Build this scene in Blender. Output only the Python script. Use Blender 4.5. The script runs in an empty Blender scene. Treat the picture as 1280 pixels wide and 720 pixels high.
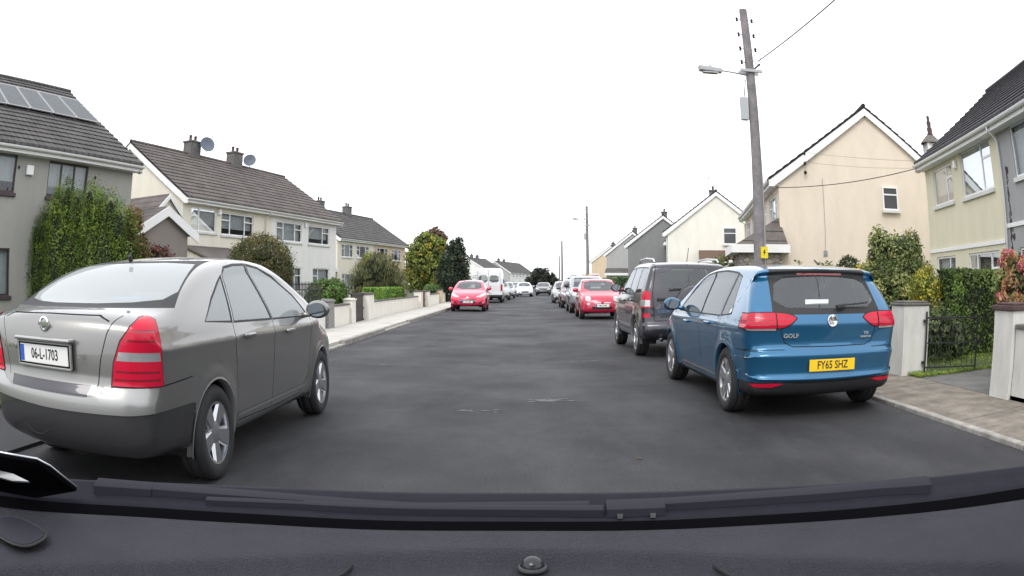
import bpy, bmesh, math, random
import numpy as np
from mathutils import Vector, Matrix
random.seed(7)
R = math.radians
C = bpy.context.scene.collection
scn = bpy.context.scene

# ------------------------------------------------------------------ camera (wide dash camera lens), sky, sun, exposure
cd = bpy.data.cameras.new("dash_camera")
cd.type = 'PANO'
cd.panorama_type = 'FISHEYE_LENS_POLYNOMIAL'
cd.fisheye_polynomial_k0 = 0.0
cd.fisheye_polynomial_k1 = -0.035664221
cd.fisheye_polynomial_k2 = -0.000728615
cd.fisheye_polynomial_k3 = 7.0107950e-05
cd.fisheye_polynomial_k4 = -2.9515651e-06
cd.fisheye_fov = R(170)
cd.sensor_width = 36.0
cd.sensor_fit = 'HORIZONTAL'
cd.clip_start = 0.02
cd.clip_end = 4000
cam = bpy.data.objects.new("dash_camera", cd)
C.objects.link(cam)
cam.location = (0, 0, 1.26)
cam.rotation_euler = (R(90) - 0.0048, 0, 0.0163)
scn.camera = cam

w = bpy.data.worlds.new("World"); scn.world = w; w.use_nodes = True
nt = w.node_tree; nt.nodes.clear()
sky = nt.nodes.new("ShaderNodeTexSky"); sky.sky_type = 'NISHITA'; sky.sun_disc = False
sky.sun_elevation = R(48); sky.sun_rotation = R(200); sky.air_density = 1.0; sky.dust_density = 3.0
hs = nt.nodes.new("ShaderNodeHueSaturation"); hs.inputs['Saturation'].default_value = 0.12; hs.inputs['Value'].default_value = 0.10
cl = nt.nodes.new("ShaderNodeMixRGB"); cl.blend_type = 'MIX'; cl.inputs[0].default_value = 0.80
cl.inputs[2].default_value = (1.50, 1.53, 1.60, 1)      # even cloud cover
bgn = nt.nodes.new("ShaderNodeBackground"); bgn.inputs['Strength'].default_value = 1.0
out = nt.nodes.new("ShaderNodeOutputWorld")
nt.links.new(sky.outputs[0], hs.inputs['Color']); nt.links.new(hs.outputs[0], cl.inputs[1])
nt.links.new(cl.outputs[0], bgn.inputs[0]); nt.links.new(bgn.outputs[0], out.inputs[0])
sl = bpy.data.lights.new("sun", 'SUN'); sl.energy = 1.0; sl.angle = R(25); sl.color = (1.0, 0.96, 0.90)
so = bpy.data.objects.new("sun", sl); C.objects.link(so); so.rotation_euler = (R(42), 0, R(-20))
scn.view_settings.view_transform = 'Standard'; scn.view_settings.look = 'None'
scn.view_settings.gamma = 1.0; scn.view_settings.use_curve_mapping = False
scn.view_settings.exposure = 0.45
scn.render.engine = 'CYCLES'
scn.cycles.max_bounces = 6; scn.cycles.transparent_max_bounces = 16
try: scn.cycles.use_denoising = True
except Exception: pass

# ------------------------------------------------------------------ materials
def mat(name, col, rough=0.7, metal=0.0, spec=0.5, coat=0.0, noise=0.0, nscale=8.0, col2=None, bump=0.0, bscale=60.0, detail=6.0, thr=None):
    m = bpy.data.materials.new(name); m.use_nodes = True
    n = m.node_tree; p = n.nodes['Principled BSDF']
    p.inputs['Base Color'].default_value = (*col, 1); p.inputs['Roughness'].default_value = rough
    p.inputs['Metallic'].default_value = metal; p.inputs['Specular IOR Level'].default_value = spec
    p.inputs['Coat Weight'].default_value = coat; p.inputs['Coat Roughness'].default_value = 0.04
    if noise or col2:
        tc = n.nodes.new('ShaderNodeTexCoord'); tx = n.nodes.new('ShaderNodeTexNoise')
        tx.inputs['Scale'].default_value = nscale; tx.inputs['Detail'].default_value = detail; tx.inputs['Roughness'].default_value = 0.65
        n.links.new(tc.outputs['Object'], tx.inputs['Vector'])
        rp = n.nodes.new('ShaderNodeValToRGB')
        a, b = thr or (0.3, 0.7)
        rp.color_ramp.elements[0].position = a; rp.color_ramp.elements[1].position = b
        c2 = col2 or tuple(c * (1 - noise) for c in col)
        c1 = col if col2 else tuple(min(1, c * (1 + noise)) for c in col)
        rp.color_ramp.elements[0].color = (*c2, 1); rp.color_ramp.elements[1].color = (*c1, 1)
        n.links.new(tx.outputs['Fac'], rp.inputs[0]); n.links.new(rp.outputs[0], p.inputs['Base Color'])
    if bump:
        tc = n.nodes.new('ShaderNodeTexCoord'); tx = n.nodes.new('ShaderNodeTexNoise'); tx.inputs['Scale'].default_value = bscale
        tx.inputs['Detail'].default_value = 8
        bp = n.nodes.new('ShaderNodeBump'); bp.inputs['Strength'].default_value = bump; bp.inputs['Distance'].default_value = 0.02
        n.links.new(tc.outputs['Object'], tx.inputs['Vector']); n.links.new(tx.outputs['Fac'], bp.inputs['Height']); n.links.new(bp.outputs[0], p.inputs['Normal'])
    return m

def glass_mat(name, tint, rough=0.01, boost=0.10, dirt_sky_veil=0.0, fmul=1.0):
    m = bpy.data.materials.new(name); m.use_nodes = True; n = m.node_tree; n.nodes.clear()
    o = n.nodes.new('ShaderNodeOutputMaterial'); mx = n.nodes.new('ShaderNodeMixShader')
    t = n.nodes.new('ShaderNodeBsdfTransparent'); t.inputs[0].default_value = (*tint, 1)
    g = n.nodes.new('ShaderNodeBsdfGlossy'); g.inputs['Roughness'].default_value = rough; g.inputs['Color'].default_value = (0.80, 0.83, 0.86, 1)
    f = n.nodes.new('ShaderNodeFresnel'); f.inputs[0].default_value = 1.5
    ad = n.nodes.new('ShaderNodeMath'); ad.operation = 'ADD'; ad.inputs[1].default_value = boost; ad.use_clamp = True
    ml = n.nodes.new('ShaderNodeMath'); ml.operation = 'MULTIPLY'; ml.inputs[1].default_value = fmul; n.links.new(f.outputs[0], ml.inputs[0]); n.links.new(ml.outputs[0], ad.inputs[0]); n.links.new(ad.outputs[0], mx.inputs[0])
    n.links.new(t.outputs[0], mx.inputs[1]); n.links.new(g.outputs[0], mx.inputs[2])
    last = mx
    if dirt_sky_veil:
        d = n.nodes.new('ShaderNodeBsdfDiffuse'); d.inputs[0].default_value = (0.60, 0.63, 0.62, 1)  # pale diffuse veil, also stands in for sky reflection
        m2 = n.nodes.new('ShaderNodeMixShader'); m2.inputs[0].default_value = dirt_sky_veil
        n.links.new(mx.outputs[0], m2.inputs[1]); n.links.new(d.outputs[0], m2.inputs[2]); last = m2
    n.links.new(last.outputs[0], o.inputs[0])
    return m

def render_mat(name, col, streak=0.045):            # painted plaster with faint vertical weather streaks
    m = mat(name, col, 0.9, spec=0.2, bump=0.25, bscale=90)
    n = m.node_tree; p = n.nodes['Principled BSDF']
    tc = n.nodes.new('ShaderNodeTexCoord'); mp = n.nodes.new('ShaderNodeMapping'); mp.inputs['Scale'].default_value = (1.0, 1.0, 0.35)
    a = n.nodes.new('ShaderNodeTexNoise'); a.inputs['Scale'].default_value = 2.2; a.inputs['Detail'].default_value = 9; a.inputs['Roughness'].default_value = 0.7
    rp = n.nodes.new('ShaderNodeValToRGB'); rp.color_ramp.elements[0].position = 0.28; rp.color_ramp.elements[1].position = 0.62
    rp.color_ramp.elements[0].color = (*[c * (1 - streak * 2.2) for c in col], 1); rp.color_ramp.elements[1].color = (*col, 1)
    n.links.new(tc.outputs['Object'], mp.inputs[0]); n.links.new(mp.outputs[0], a.inputs['Vector']); n.links.new(a.outputs['Fac'], rp.inputs[0]); n.links.new(rp.outputs[0], p.inputs['Base Color'])
    return m

def leaf_mat(name):
    m = bpy.data.materials.new(name); m.use_nodes = True; n = m.node_tree; p = n.nodes['Principled BSDF']
    at = n.nodes.new('ShaderNodeAttribute'); at.attribute_name = 'Col'
    p.inputs['Roughness'].default_value = 0.6; p.inputs['Specular IOR Level'].default_value = 0.3
    tr = n.nodes.new('ShaderNodeBsdfTranslucent'); mx = n.nodes.new('ShaderNodeMixShader'); mx.inputs[0].default_value = 0.25
    n.links.new(at.outputs['Color'], p.inputs['Base Color']); n.links.new(at.outputs['Color'], tr.inputs[0])
    n.links.new(p.outputs[0], mx.inputs[1]); n.links.new(tr.outputs[0], mx.inputs[2]); n.links.new(mx.outputs[0], n.nodes['Material Output'].inputs[0])
    return m

def paint(name, col, metal=0.45, rough=0.32):
    m = mat(name, col, rough, metal=metal, coat=1.0, spec=0.5)
    return m

M = {}
M['white_pvc'] = mat('white_pvc', (0.80, 0.80, 0.80), 0.35)
M['white_board'] = mat('white_board', (0.78, 0.78, 0.77), 0.5, noise=0.05, nscale=3)
M['sill'] = mat('sill', (0.62, 0.62, 0.60), 0.8, noise=0.12, nscale=6)
M['pane'] = glass_mat('pane', (0.70, 0.74, 0.76), 0.02, 0.06, fmul=.55)
M['pane_dark'] = mat('pane_dark', (0.07, 0.075, 0.08), 0.08, spec=0.6)
M['curtain'] = mat('curtain', (0.70, 0.70, 0.68), 0.95, noise=0.1, nscale=4)
M['dark_frame'] = mat('dark_frame', (0.045, 0.03, 0.03), 0.45)
M['brown_sill'] = mat('brown_sill', (0.06, 0.04, 0.045), 0.6)
M['black'] = mat('black', (0.012, 0.012, 0.013), 0.6)
M['black_plastic'] = mat('black_plastic', (0.022, 0.022, 0.024), 0.5, bump=0.1, bscale=300)
M['rubber'] = mat('rubber', (0.02, 0.02, 0.021), 0.8, noise=0.2, nscale=20)
M['alloy'] = mat('alloy', (0.55, 0.56, 0.58), 0.3, metal=0.9)
M['mirror'] = mat('mirror', (0.30, 0.33, 0.36), 0.05, metal=1.0)
M['chrome'] = mat('chrome', (0.75, 0.76, 0.78), 0.12, metal=1.0)
M['red_lens'] = mat('red_lens', (0.52, 0.008, 0.035), 0.2, coat=0.15, spec=0.3)
M['dark_red_lens'] = mat('dark_red_lens', (0.22, 0.01, 0.02), 0.15, coat=1.0)
M['clear_lens'] = mat('clear_lens', (0.46, 0.46, 0.47), 0.12, metal=0.5, coat=1.0)
M['seat_cloth'] = mat('seat_cloth', (0.045, 0.045, 0.05), 0.9)
M['seat_light'] = mat('seat_light', (0.20, 0.20, 0.20), 0.9)
M['car_glass'] = glass_mat('car_glass', (0.66, 0.70, 0.69), 0.01, 0.06, dirt_sky_veil=0.05)
M['car_glass_tint'] = glass_mat('car_glass_tint', (0.66, 0.71, 0.68), 0.01, 0.05, dirt_sky_veil=0.04)
M['sedan_glass'] = glass_mat('sedan_glass', (0.86, 0.92, 0.92), 0.02, 0.08, dirt_sky_veil=0.40)  # strong pale veil paints the sky's reflection into this glass
M['plate_yellow'] = mat('plate_yellow', (0.80, 0.52, 0.01), 0.4)
M['plate_white'] = mat('plate_white', (0.72, 0.72, 0.70), 0.4)
M['plate_blue'] = mat('plate_blue', (0.02, 0.09, 0.42), 0.4)
M['steel_grey'] = mat('steel_grey', (0.30, 0.31, 0.32), 0.5, metal=0.6)
M['stone_cap'] = mat('stone_cap', (0.13, 0.12, 0.11), 0.9, noise=0.35, nscale=9)
M['leaf'] = leaf_mat('leaf')
M['bark'] = mat('bark', (0.10, 0.075, 0.055), 0.95, noise=0.4, nscale=20, bump=0.6, bscale=30)
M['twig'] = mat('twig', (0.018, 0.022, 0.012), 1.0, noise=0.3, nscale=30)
M['wood_pole'] = mat('wood_pole', (0.21, 0.195, 0.20), 0.9, noise=0.3, nscale=6, bump=0.5, bscale=40)
M['concrete'] = mat('concrete', (0.30, 0.29, 0.275), 0.9, noise=0.18, nscale=5, bump=0.3, bscale=60)
M['iron'] = mat('iron', (0.012, 0.012, 0.013), 0.45)
M['aerial'] = mat('aerial', (0.25, 0.25, 0.26), 0.4, metal=0.8)
M['terracotta'] = mat('terracotta', (0.075, 0.045, 0.045), 0.9, noise=0.2, nscale=9)
M['chimney_render'] = mat('chimney_render', (0.13, 0.125, 0.12), 0.95, noise=0.25, nscale=4)

def tile_mat(name, c1, c2, grout):
    m = bpy.data.materials.new(name); m.use_nodes = True; n = m.node_tree; p = n.nodes['Principled BSDF']
    p.inputs['Roughness'].default_value = 0.85; p.inputs['Specular IOR Level'].default_value = 0.3
    tc = n.nodes.new('ShaderNodeTexCoord'); tx = n.nodes.new('ShaderNodeTexNoise'); tx.inputs['Scale'].default_value = 1.3; tx.inputs['Detail'].default_value = 10; tx.inputs['Roughness'].default_value = 0.75
    rp = n.nodes.new('ShaderNodeValToRGB'); rp.color_ramp.elements[0].position = 0.3; rp.color_ramp.elements[1].position = 0.72
    rp.color_ramp.elements[0].color = (*c1, 1); rp.color_ramp.elements[1].color = (*c2, 1)
    sx = n.nodes.new('ShaderNodeSeparateXYZ'); n.links.new(tc.outputs['Object'], sx.inputs[0])
    wv = n.nodes.new('ShaderNodeMath'); wv.operation = 'MULTIPLY'; wv.inputs[1].default_value = 1 / 0.30; n.links.new(sx.outputs[0], wv.inputs[0])
    fr = n.nodes.new('ShaderNodeMath'); fr.operation = 'FRACT'; n.links.new(wv.outputs[0], fr.inputs[0])
    pk = n.nodes.new('ShaderNodeMath'); pk.operation = 'PINGPONG'; pk.inputs[1].default_value = 0.5; n.links.new(wv.outputs[0], pk.inputs[0])
    st = n.nodes.new('ShaderNodeMath'); st.operation = 'LESS_THAN'; st.inputs[1].default_value = 0.05; n.links.new(pk.outputs[0], st.inputs[0])
    mx = n.nodes.new('ShaderNodeMixRGB'); mx.inputs[2].default_value = (*grout, 1)
    n.links.new(tc.outputs['Object'], tx.inputs['Vector']); n.links.new(tx.outputs['Fac'], rp.inputs[0])
    n.links.new(st.outputs[0], mx.inputs[0]); n.links.new(rp.outputs[0], mx.inputs[1]); n.links.new(mx.outputs[0], p.inputs['Base Color'])
    bp = n.nodes.new('ShaderNodeBump'); bp.inputs['Strength'].default_value = 0.6; bp.inputs['Distance'].default_value = 0.02
    n.links.new(pk.outputs[0], bp.inputs['Height']); n.links.new(bp.outputs[0], p.inputs['Normal'])
    return m
M['tile_brown'] = tile_mat('tile_brown', (0.070, 0.061, 0.058), (0.17, 0.15, 0.138), (0.03, 0.027, 0.026))
M['tile_dark'] = tile_mat('tile_dark', (0.055, 0.052, 0.052), (0.135, 0.128, 0.122), (0.02, 0.02, 0.02))
M['tile_slate'] = tile_mat('tile_slate', (0.035, 0.035, 0.040), (0.075, 0.073, 0.080), (0.02, 0.02, 0.02))
for k, c in dict(grey=(0.35, 0.345, 0.32), cream=(0.74, 0.70, 0.60), white=(0.76, 0.755, 0.73), peach=(0.73, 0.64, 0.53), yellow=(0.70, 0.655, 0.50), midgrey=(0.36, 0.36, 0.365),
                 palecream=(0.78, 0.76, 0.685), darkgrey=(0.23, 0.235, 0.235), brownwall=(0.25, 0.225, 0.205), wallcream=(0.80, 0.775, 0.70), gatepost=(0.66, 0.65, 0.61), ivory=(0.72, 0.69, 0.60), lightgrey=(0.40, 0.40, 0.39), sand=(0.62, 0.50, 0.36)).items():
    M['r_' + k] = render_mat('render_' + k, c)

# ------------------------------------------------------------------ mesh building helpers
class MB:
    def __init__(s): s.v = []; s.f = []; s.m = []; s.mi = 0
    def add(s, vs, fs):
        o = len(s.v); s.v += [tuple(v) for v in vs]
        for f in fs: s.f.append([i + o for i in f]); s.m.append(s.mi)
        return s
    def box(s, x0, x1, y0, y1, z0, z1):
        return s.add([(x0,y0,z0),(x1,y0,z0),(x1,y1,z0),(x0,y1,z0),(x0,y0,z1),(x1,y0,z1),(x1,y1,z1),(x0,y1,z1)],
                     [(0,3,2,1),(4,5,6,7),(0,1,5,4),(1,2,6,5),(2,3,7,6),(3,0,4,7)])
    def bar(s, a, b, wd, hg=None, up=(0,0,1)):
        hg = hg or wd; a = Vector(a); b = Vector(b); d = (b - a).normalized(); u = Vector(up)
        if abs(d.dot(u)) > 0.98: u = Vector((0, 1, 0))
        sx = d.cross(u).normalized() * wd / 2; uz = sx.cross(d).normalized() * hg / 2
        vs = [a-sx-uz, a+sx-uz, a+sx+uz, a-sx+uz, b-sx-uz, b+sx-uz, b+sx+uz, b-sx+uz]
        return s.add(vs, [(0,1,2,3),(7,6,5,4),(0,4,5,1),(1,5,6,2),(2,6,7,3),(3,7,4,0)])
    def quad(s, *vs): return s.add(vs, [tuple(range(len(vs)))])
    def prism(s, poly, vec):                      # polygon of 3d points extruded along vec
        n = len(poly); vec = Vector(vec); a = [Vector(p) for p in poly]; b = [p + vec for p in a]
        return s.add(a + b, [tuple(range(n))[::-1], tuple(range(n, 2*n))] + [(i, (i+1) % n, n + (i+1) % n, n + i) for i in range(n)])
    def tube(s, pts, r, n=8, cap=True):
        pts = [Vector(p) for p in pts]; rr = r if isinstance(r, (list, tuple)) else [r] * len(pts); vs = []; fs = []
        for i, p in enumerate(pts):
            d = (pts[min(i+1, len(pts)-1)] - pts[max(i-1, 0)]).normalized()
            u = Vector((0,0,1)) if abs(d.z) < 0.9 else Vector((1,0,0))
            a = d.cross(u).normalized(); b = d.cross(a)
            for k in range(n):
                t = 2*math.pi*k/n; vs.append(p + (a*math.cos(t) + b*math.sin(t)) * rr[i])
        for i in range(len(pts)-1):
            for k in range(n): fs.append((i*n+k, i*n+(k+1)%n, (i+1)*n+(k+1)%n, (i+1)*n+k))
        if cap: fs += [tuple(range(n)), tuple(range(len(vs)-n, len(vs)))[::-1]]
        return s.add(vs, fs)
    def lathe(s, prof, n=24, mtx=None):            # prof (r, h) about z, placed by mtx
        vs = []; fs = []
        for r, h in prof:
            for k in range(n):
                t = 2*math.pi*k/n; vs.append(Vector((r*math.cos(t), r*math.sin(t), h)))
        for i in range(len(prof)-1):
            for k in range(n): fs.append((i*n+k, i*n+(k+1)%n, (i+1)*n+(k+1)%n, (i+1)*n+k))
        if mtx is not None: vs = [mtx @ v for v in vs]
        return s.add(vs, fs)
    def ell(s, c, r, n=12, m=8):
        prof = [(math.sin(math.pi*i/m), -math.cos(math.pi*i/m)) for i in range(m+1)]
        return s.lathe(prof, n, Matrix.Translation(c) @ Matrix.Diagonal((*r, 1)))
    def grid(s, rows, close=False):
        nr, nc = len(rows), len(rows[0]); vs = [p for r in rows for p in r]; fs = []
        for i in range(nr-1):
            for j in range(nc-1 + (1 if close else 0)):
                fs.append((i*nc+j, i*nc+(j+1)%nc, (i+1)*nc+(j+1)%nc, (i+1)*nc+j))
        return s.add(vs, fs)
    def build(s, name, mats, parent=None, smooth=False, bevel=0, angle=None, recalc=True):
        me = bpy.data.meshes.new(name); me.from_pydata(s.v, [], s.f)
        for m in (mats if isinstance(mats, (list, tuple)) else [mats]): me.materials.append(M[m] if isinstance(m, str) else m)
        if len(me.materials) > 1: me.polygons.foreach_set('material_index', s.m)
        if recalc:
            b = bmesh.new(); b.from_mesh(me); bmesh.ops.recalc_face_normals(b, faces=b.faces); b.to_mesh(me); b.free()
        if smooth: me.polygons.foreach_set('use_smooth', [True]*len(me.polygons))
        if angle:
            try: me.set_sharp_from_angle(angle=R(angle))
            except Exception: pass
        o = bpy.data.objects.new(name, me); C.objects.link(o); o.parent = parent
        if bevel:
            bm = o.modifiers.new('b', 'BEVEL'); bm.width = bevel; bm.segments = 2; bm.limit_method = 'ANGLE'
        return o

def tag(o, label=None, cat=None, group=None, kind=None):
    if label: o['label'] = label
    if cat: o['category'] = cat
    if group: o['group'] = group
    if kind: o['kind'] = kind
    return o
def empty(name, loc=(0,0,0), rz=0.0, label=None, cat=None, group=None):
    o = bpy.data.objects.new(name, None); C.objects.link(o); o.location = loc; o.rotation_euler = (0,0,rz); o.empty_display_size = 0.2
    return tag(o, label, cat, group)
def copy_thing(src, loc, rz, label, group=None):
    def cp(o, par):
        c = o.copy(); C.objects.link(c); c.parent = par
        for ch in list(o.children): cp(ch, c)
        return c
    r = cp(src, None); r.location = loc; r.rotation_euler = (0,0,rz); r['label'] = label
    if group: r['group'] = group
    return r
def text(body, size, material, parent, loc, rot, name='lettering', ext=0.0015, sx=1.0, bold=0.0):
    cu = bpy.data.curves.new(name, 'FONT'); cu.body = body; cu.size = size; cu.extrude = ext; cu.align_x = 'CENTER'; cu.align_y = 'CENTER'; cu.resolution_u = 3
    cu.offset = bold
    t = bpy.data.objects.new(name, cu); C.objects.link(t); bpy.context.view_layer.update()
    me = bpy.data.meshes.new_from_object(t); bpy.data.objects.remove(t)
    me.materials.clear(); me.materials.append(M[material])
    me.transform(Matrix.Diagonal((sx, 1, 1, 1)))
    o = bpy.data.objects.new(name, me); C.objects.link(o); o.parent = parent; o.location = loc; o.rotation_euler = rot
    return o
REAR = (R(90), 0, 0); FRONT = (R(90), 0, R(180))
def arr(x): return np.array(x, float)
M['p_blue'] = paint('paint_blue', (0.012, 0.118, 0.245), 0.55, 0.26)
M['p_silver'] = paint('paint_warm_silver', (0.22, 0.218, 0.208), 0.65, 0.34)
M['p_silverlight'] = paint('paint_light_silver', (0.33, 0.33, 0.32), 0.65, 0.38)
M['p_darkgrey'] = paint('paint_dark_grey', (0.028, 0.026, 0.036), 0.5, 0.30)
M['p_graphite'] = paint('paint_bumper_shade', (0.05, 0.05, 0.052), 0.5, 0.38)  # silver bumper paint darkened to carry road reflection and shadow
M['p_red'] = paint('paint_red', (0.46, 0.010, 0.045), 0.1, 0.28)
M['p_cherry'] = paint('paint_cherry', (0.58, 0.016, 0.075), 0.1, 0.28)
M['p_white'] = paint('paint_white', (0.75, 0.76, 0.78), 0.0, 0.35)
M['p_steel'] = paint('paint_steel', (0.33, 0.34, 0.36), 0.6, 0.3)
M['p_maroon'] = paint('paint_maroon', (0.12, 0.07, 0.075), 0.4, 0.3)
M['p_black'] = paint('paint_black', (0.015, 0.015, 0.018), 0.2, 0.25)
M['seam'] = mat('seam', (0.006, 0.006, 0.007), 0.8)
M['grille'] = mat('grille', (0.01, 0.01, 0.011), 0.5)
M['sticker_blue'] = mat('sticker_blue', (0.04, 0.25, 0.65), 0.6)


# ------------------------------------------------------------------ vehicles
def _lin(tab, x):
    if x <= tab[0][0]: return tab[0][1]
    for (a, fa), (b, fb) in zip(tab, tab[1:]):
        if x <= b: return fa + (fb-fa)*(x-a)/(b-a)
    return tab[-1][1]
def interp(tab, x, s=0.07):
    return (_lin(tab, x-s) + 2*_lin(tab, x-s*.5) + 3*_lin(tab, x) + 2*_lin(tab, x+s*.5) + _lin(tab, x+s))/9
def chaikin(p, it):
    for _ in range(it):
        q = []
        for i in range(len(p)):
            a, b = p[i], p[(i+1) % len(p)]
            q += [(a[0]*.78+b[0]*.22, a[1]*.78+b[1]*.22), (a[0]*.22+b[0]*.78, a[1]*.22+b[1]*.78)]
        p = q
    return p
def resample(p, ds):
    p = p + [p[0]]; out_ = []; carry = 0
    L = [math.dist(a, b) for a, b in zip(p, p[1:])]; tot = sum(L); n = max(20, int(tot/ds)); step = tot/n; k = 0; acc = 0
    for i in range(n):
        t = i*step
        while k < len(L)-1 and acc + L[k] < t: acc += L[k]; k += 1
        f = (t-acc)/max(L[k], 1e-9); out_.append((p[k][0]+(p[k+1][0]-p[k][0])*f, p[k][1]+(p[k+1][1]-p[k][1])*f))
    return out_

def inside(poly, x, y):
    c = False; n = len(poly)
    for i in range(n):
        x1, y1 = poly[i]; x2, y2 = poly[(i+1) % n]
        if (y1 > y) != (y2 > y) and x < (x2-x1)*(y-y1)/(y2-y1)+x1: c = not c
    return c
def grow(poly, d):
    cx = sum(p[0] for p in poly)/len(poly); cy = sum(p[1] for p in poly)/len(poly); n = len(poly); res = []
    area = sum(poly[i][0]*poly[(i+1)%n][1]-poly[(i+1)%n][0]*poly[i][1] for i in range(n)); sg = 1 if area > 0 else -1
    for i in range(n):
        p0, p1, p2 = Vector(poly[i-1]), Vector(poly[i]), Vector(poly[(i+1) % n])
        a = (p1-p0).normalized(); b = (p2-p1).normalized()
        na = Vector((a.y, -a.x))*sg; nb = Vector((b.y, -b.x))*sg; m = (na+nb)
        m = m/max(m.dot(m)/2, 0.35) if m.length > 1e-6 else na
        q = p1 + m*d; res.append((q.x, q.y))
    return res
def rnd(poly, it=2): return chaikin(list(poly), it)
def strip(pts, wd):                                # thin polygon along an open polyline
    l = []; r = []
    for i, p in enumerate(pts):
        a = Vector(pts[max(i-1, 0)]); b = Vector(pts[min(i+1, len(pts)-1)]); d = (b-a).normalized(); n = Vector((-d.y, d.x))*wd/2
        l.append((p[0]+n.x, p[1]+n.y)); r.append((p[0]-n.x, p[1]-n.y))
    return l + r[::-1]

def reg(part, view, poly, mt, inset=0.0, thr=0.25, mirror=False, split=None, ang=0.0, parent=None, lim=None, label=None):
    return dict(part=part, view=view, poly=poly, mat=mt, inset=inset, thr=thr, mirror=mirror, split=split, ang=ang, parent=parent, lim=lim, label=label)

def car(spec, name, label, loc, rz, group):
    root = empty(name, loc, rz, label, spec.get('cat', 'car'), group)
    prof = resample(chaikin(spec['prof'], spec.get('it', 2)), spec.get('ds', 0.05))
    K = len(prof); wz, wy, Rz = spec['wz'], spec['wy'], spec['Rz']; wb = spec['wb']; rw = spec['rw']
    arches = [] if spec.get('noarch') else [(0.0, rw), (wb, rw)]
    def W(y, z):
        v = interp(wz, z) * interp(wy, y)
        for ya, zc in arches:
            d = math.hypot(y-ya, z-zc); v += 0.018*math.exp(-((d-spec['ra'])/0.07)**2) * (1 if z < zc+spec['ra']+.1 else 0)
        for (zc, a, s) in spec.get('crease', []): v += a*math.exp(-((z-zc)/s)**2)
        return v
    area = sum(prof[i][0]*prof[(i+1)%K][1]-prof[(i+1)%K][0]*prof[i][1] for i in range(K)); sg = 1 if area > 0 else -1
    nt_, na_, ns_ = spec.get('nt', 9), 4, spec.get('ns', 15)
    cols = []
    hw = max(2, int(spec.get('nwin', 0.16)/spec.get('ds', 0.05)))
    raw = []
    for i in range(K):
        (ax, az), (bx, bz) = prof[i-1], prof[(i+1) % K]
        t = Vector((bx-ax, bz-az)).normalized(); raw.append(Vector((-t.y, t.x))*sg)
    for i in range(K):
        nin = Vector((0, 0))
        for q in range(-hw, hw+1): nin += raw[(i+q) % K]*(hw+1-abs(q))
        nin.normalize()
        py, pz = prof[i]; rad = Vector((min(max(py, 0.0), wb-0.1)-py, 0.62-pz)).normalized()
        nin = (nin*0.62 + rad*0.38).normalized()
        y, z = prof[i]; Rk = interp(Rz, z)
        bow = spec['bow_r'] if nin.x > 0 else spec['bow_f']
        bow = bow*abs(nin.x)**1.5 + spec.get('crown', 0.03)*(1-abs(nin.x)) * (1 if z > 0.5 else 0)
        w0 = W(y + nin.x*(bow+Rk), z + nin.y*(bow+Rk)); half = []
        for j in range(nt_+1):
            x = (w0-Rk)*j/nt_; d = bow*(x/w0)**2.2; half.append((x, y+nin.x*d, z+nin.y*d))
        for j in range(1, na_+1):
            ph = math.pi/2*j/na_; x = w0-Rk+Rk*math.sin(ph); d = bow*(x/w0)**2.2 + Rk*(1-math.cos(ph)); half.append((x, y+nin.x*d, z+nin.y*d))
        x, yy, zz = half[-1]
        cy = min(max(yy, spec.get('spa', 0.25)), wb-0.25); cz = spec.get('spz', 0.60)
        for j in range(1, ns_+1):
            t = j/ns_; Y = yy+(cy-yy)*t; Z = zz+(cz-zz)*t
            half.append((W(Y, Z), Y, Z))
        cols.append([(-a, b, c) for a, b, c in half[:0:-1]] + half)
    mb = MB(); mb.grid(cols + [cols[0]])
    bm = bmesh.new(); vs = [bm.verts.new(v) for v in mb.v]
    for f in mb.f:
        try: bm.faces.new([vs[i] for i in f])
        except ValueError: pass
    bmesh.ops.remove_doubles(bm, verts=bm.verts, dist=0.0008)
    bmesh.ops.dissolve_degenerate(bm, edges=bm.edges, dist=0.0004)
    bmesh.ops.recalc_face_normals(bm, faces=bm.faces)
    if sum(f.normal.z*f.calc_center_median().z for f in bm.faces) < 0: bmesh.ops.reverse_faces(bm, faces=bm.faces)

    def frame(r):
        a = r['ang']
        if r['view'] == 'side': return Vector((0,1,0)), Vector((1,0,0)), True
        if r['view'] == 'rear': s_, n_ = Vector((1,0,0)), Vector((0,-1,0))
        elif r['view'] == 'front': s_, n_ = Vector((1,0,0)), Vector((0,1,0))
        elif r['view'] == 'top': return Vector((1,0,0)), Vector((0,0,1)), False
        if a:
            m = Matrix.Rotation(a, 3, 'Z'); s_, n_ = m @ s_, m @ n_
        return s_, n_, False
    def ok(f, r, s_, n_, both):
        if both:
            if abs(f.normal.x) < r['thr']: return False
        elif f.normal.dot(n_) < r['thr']: return False
        if r['lim'] and not r['lim'](f.calc_center_median()): return False
        return True
    def uv(co, r, s_): return (co.x, co.y) if r['view'] == 'top' else (co.dot(s_), co.z)
    regs = []
    for r in spec['regions']:
        regs.append(r)
        if r['mirror']:
            q = dict(r); q['poly'] = [(-a, b) for a, b in r['poly']][::-1]; q['ang'] = -r['ang']; l = r['lim']
            if l: q['lim'] = (lambda c, l=l: l(Vector((-c.x, c.y, c.z))))
            q['mir'] = True; regs.append(q)
    ac = []
    for ya, zc in arches:
        ac.append(dict(part='_arch', view='side', poly=[(ya+spec['ra']*math.cos(2*math.pi*k/28), zc+spec.get('raz', 0.0)+spec['ra']*math.sin(2*math.pi*k/28)) for k in range(28)],
                       mat='', inset=0, thr=0.0, mirror=False, split=None, ang=0, parent=None, lim=lambda c: abs(c.x) > 0.5, label=None))
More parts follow.
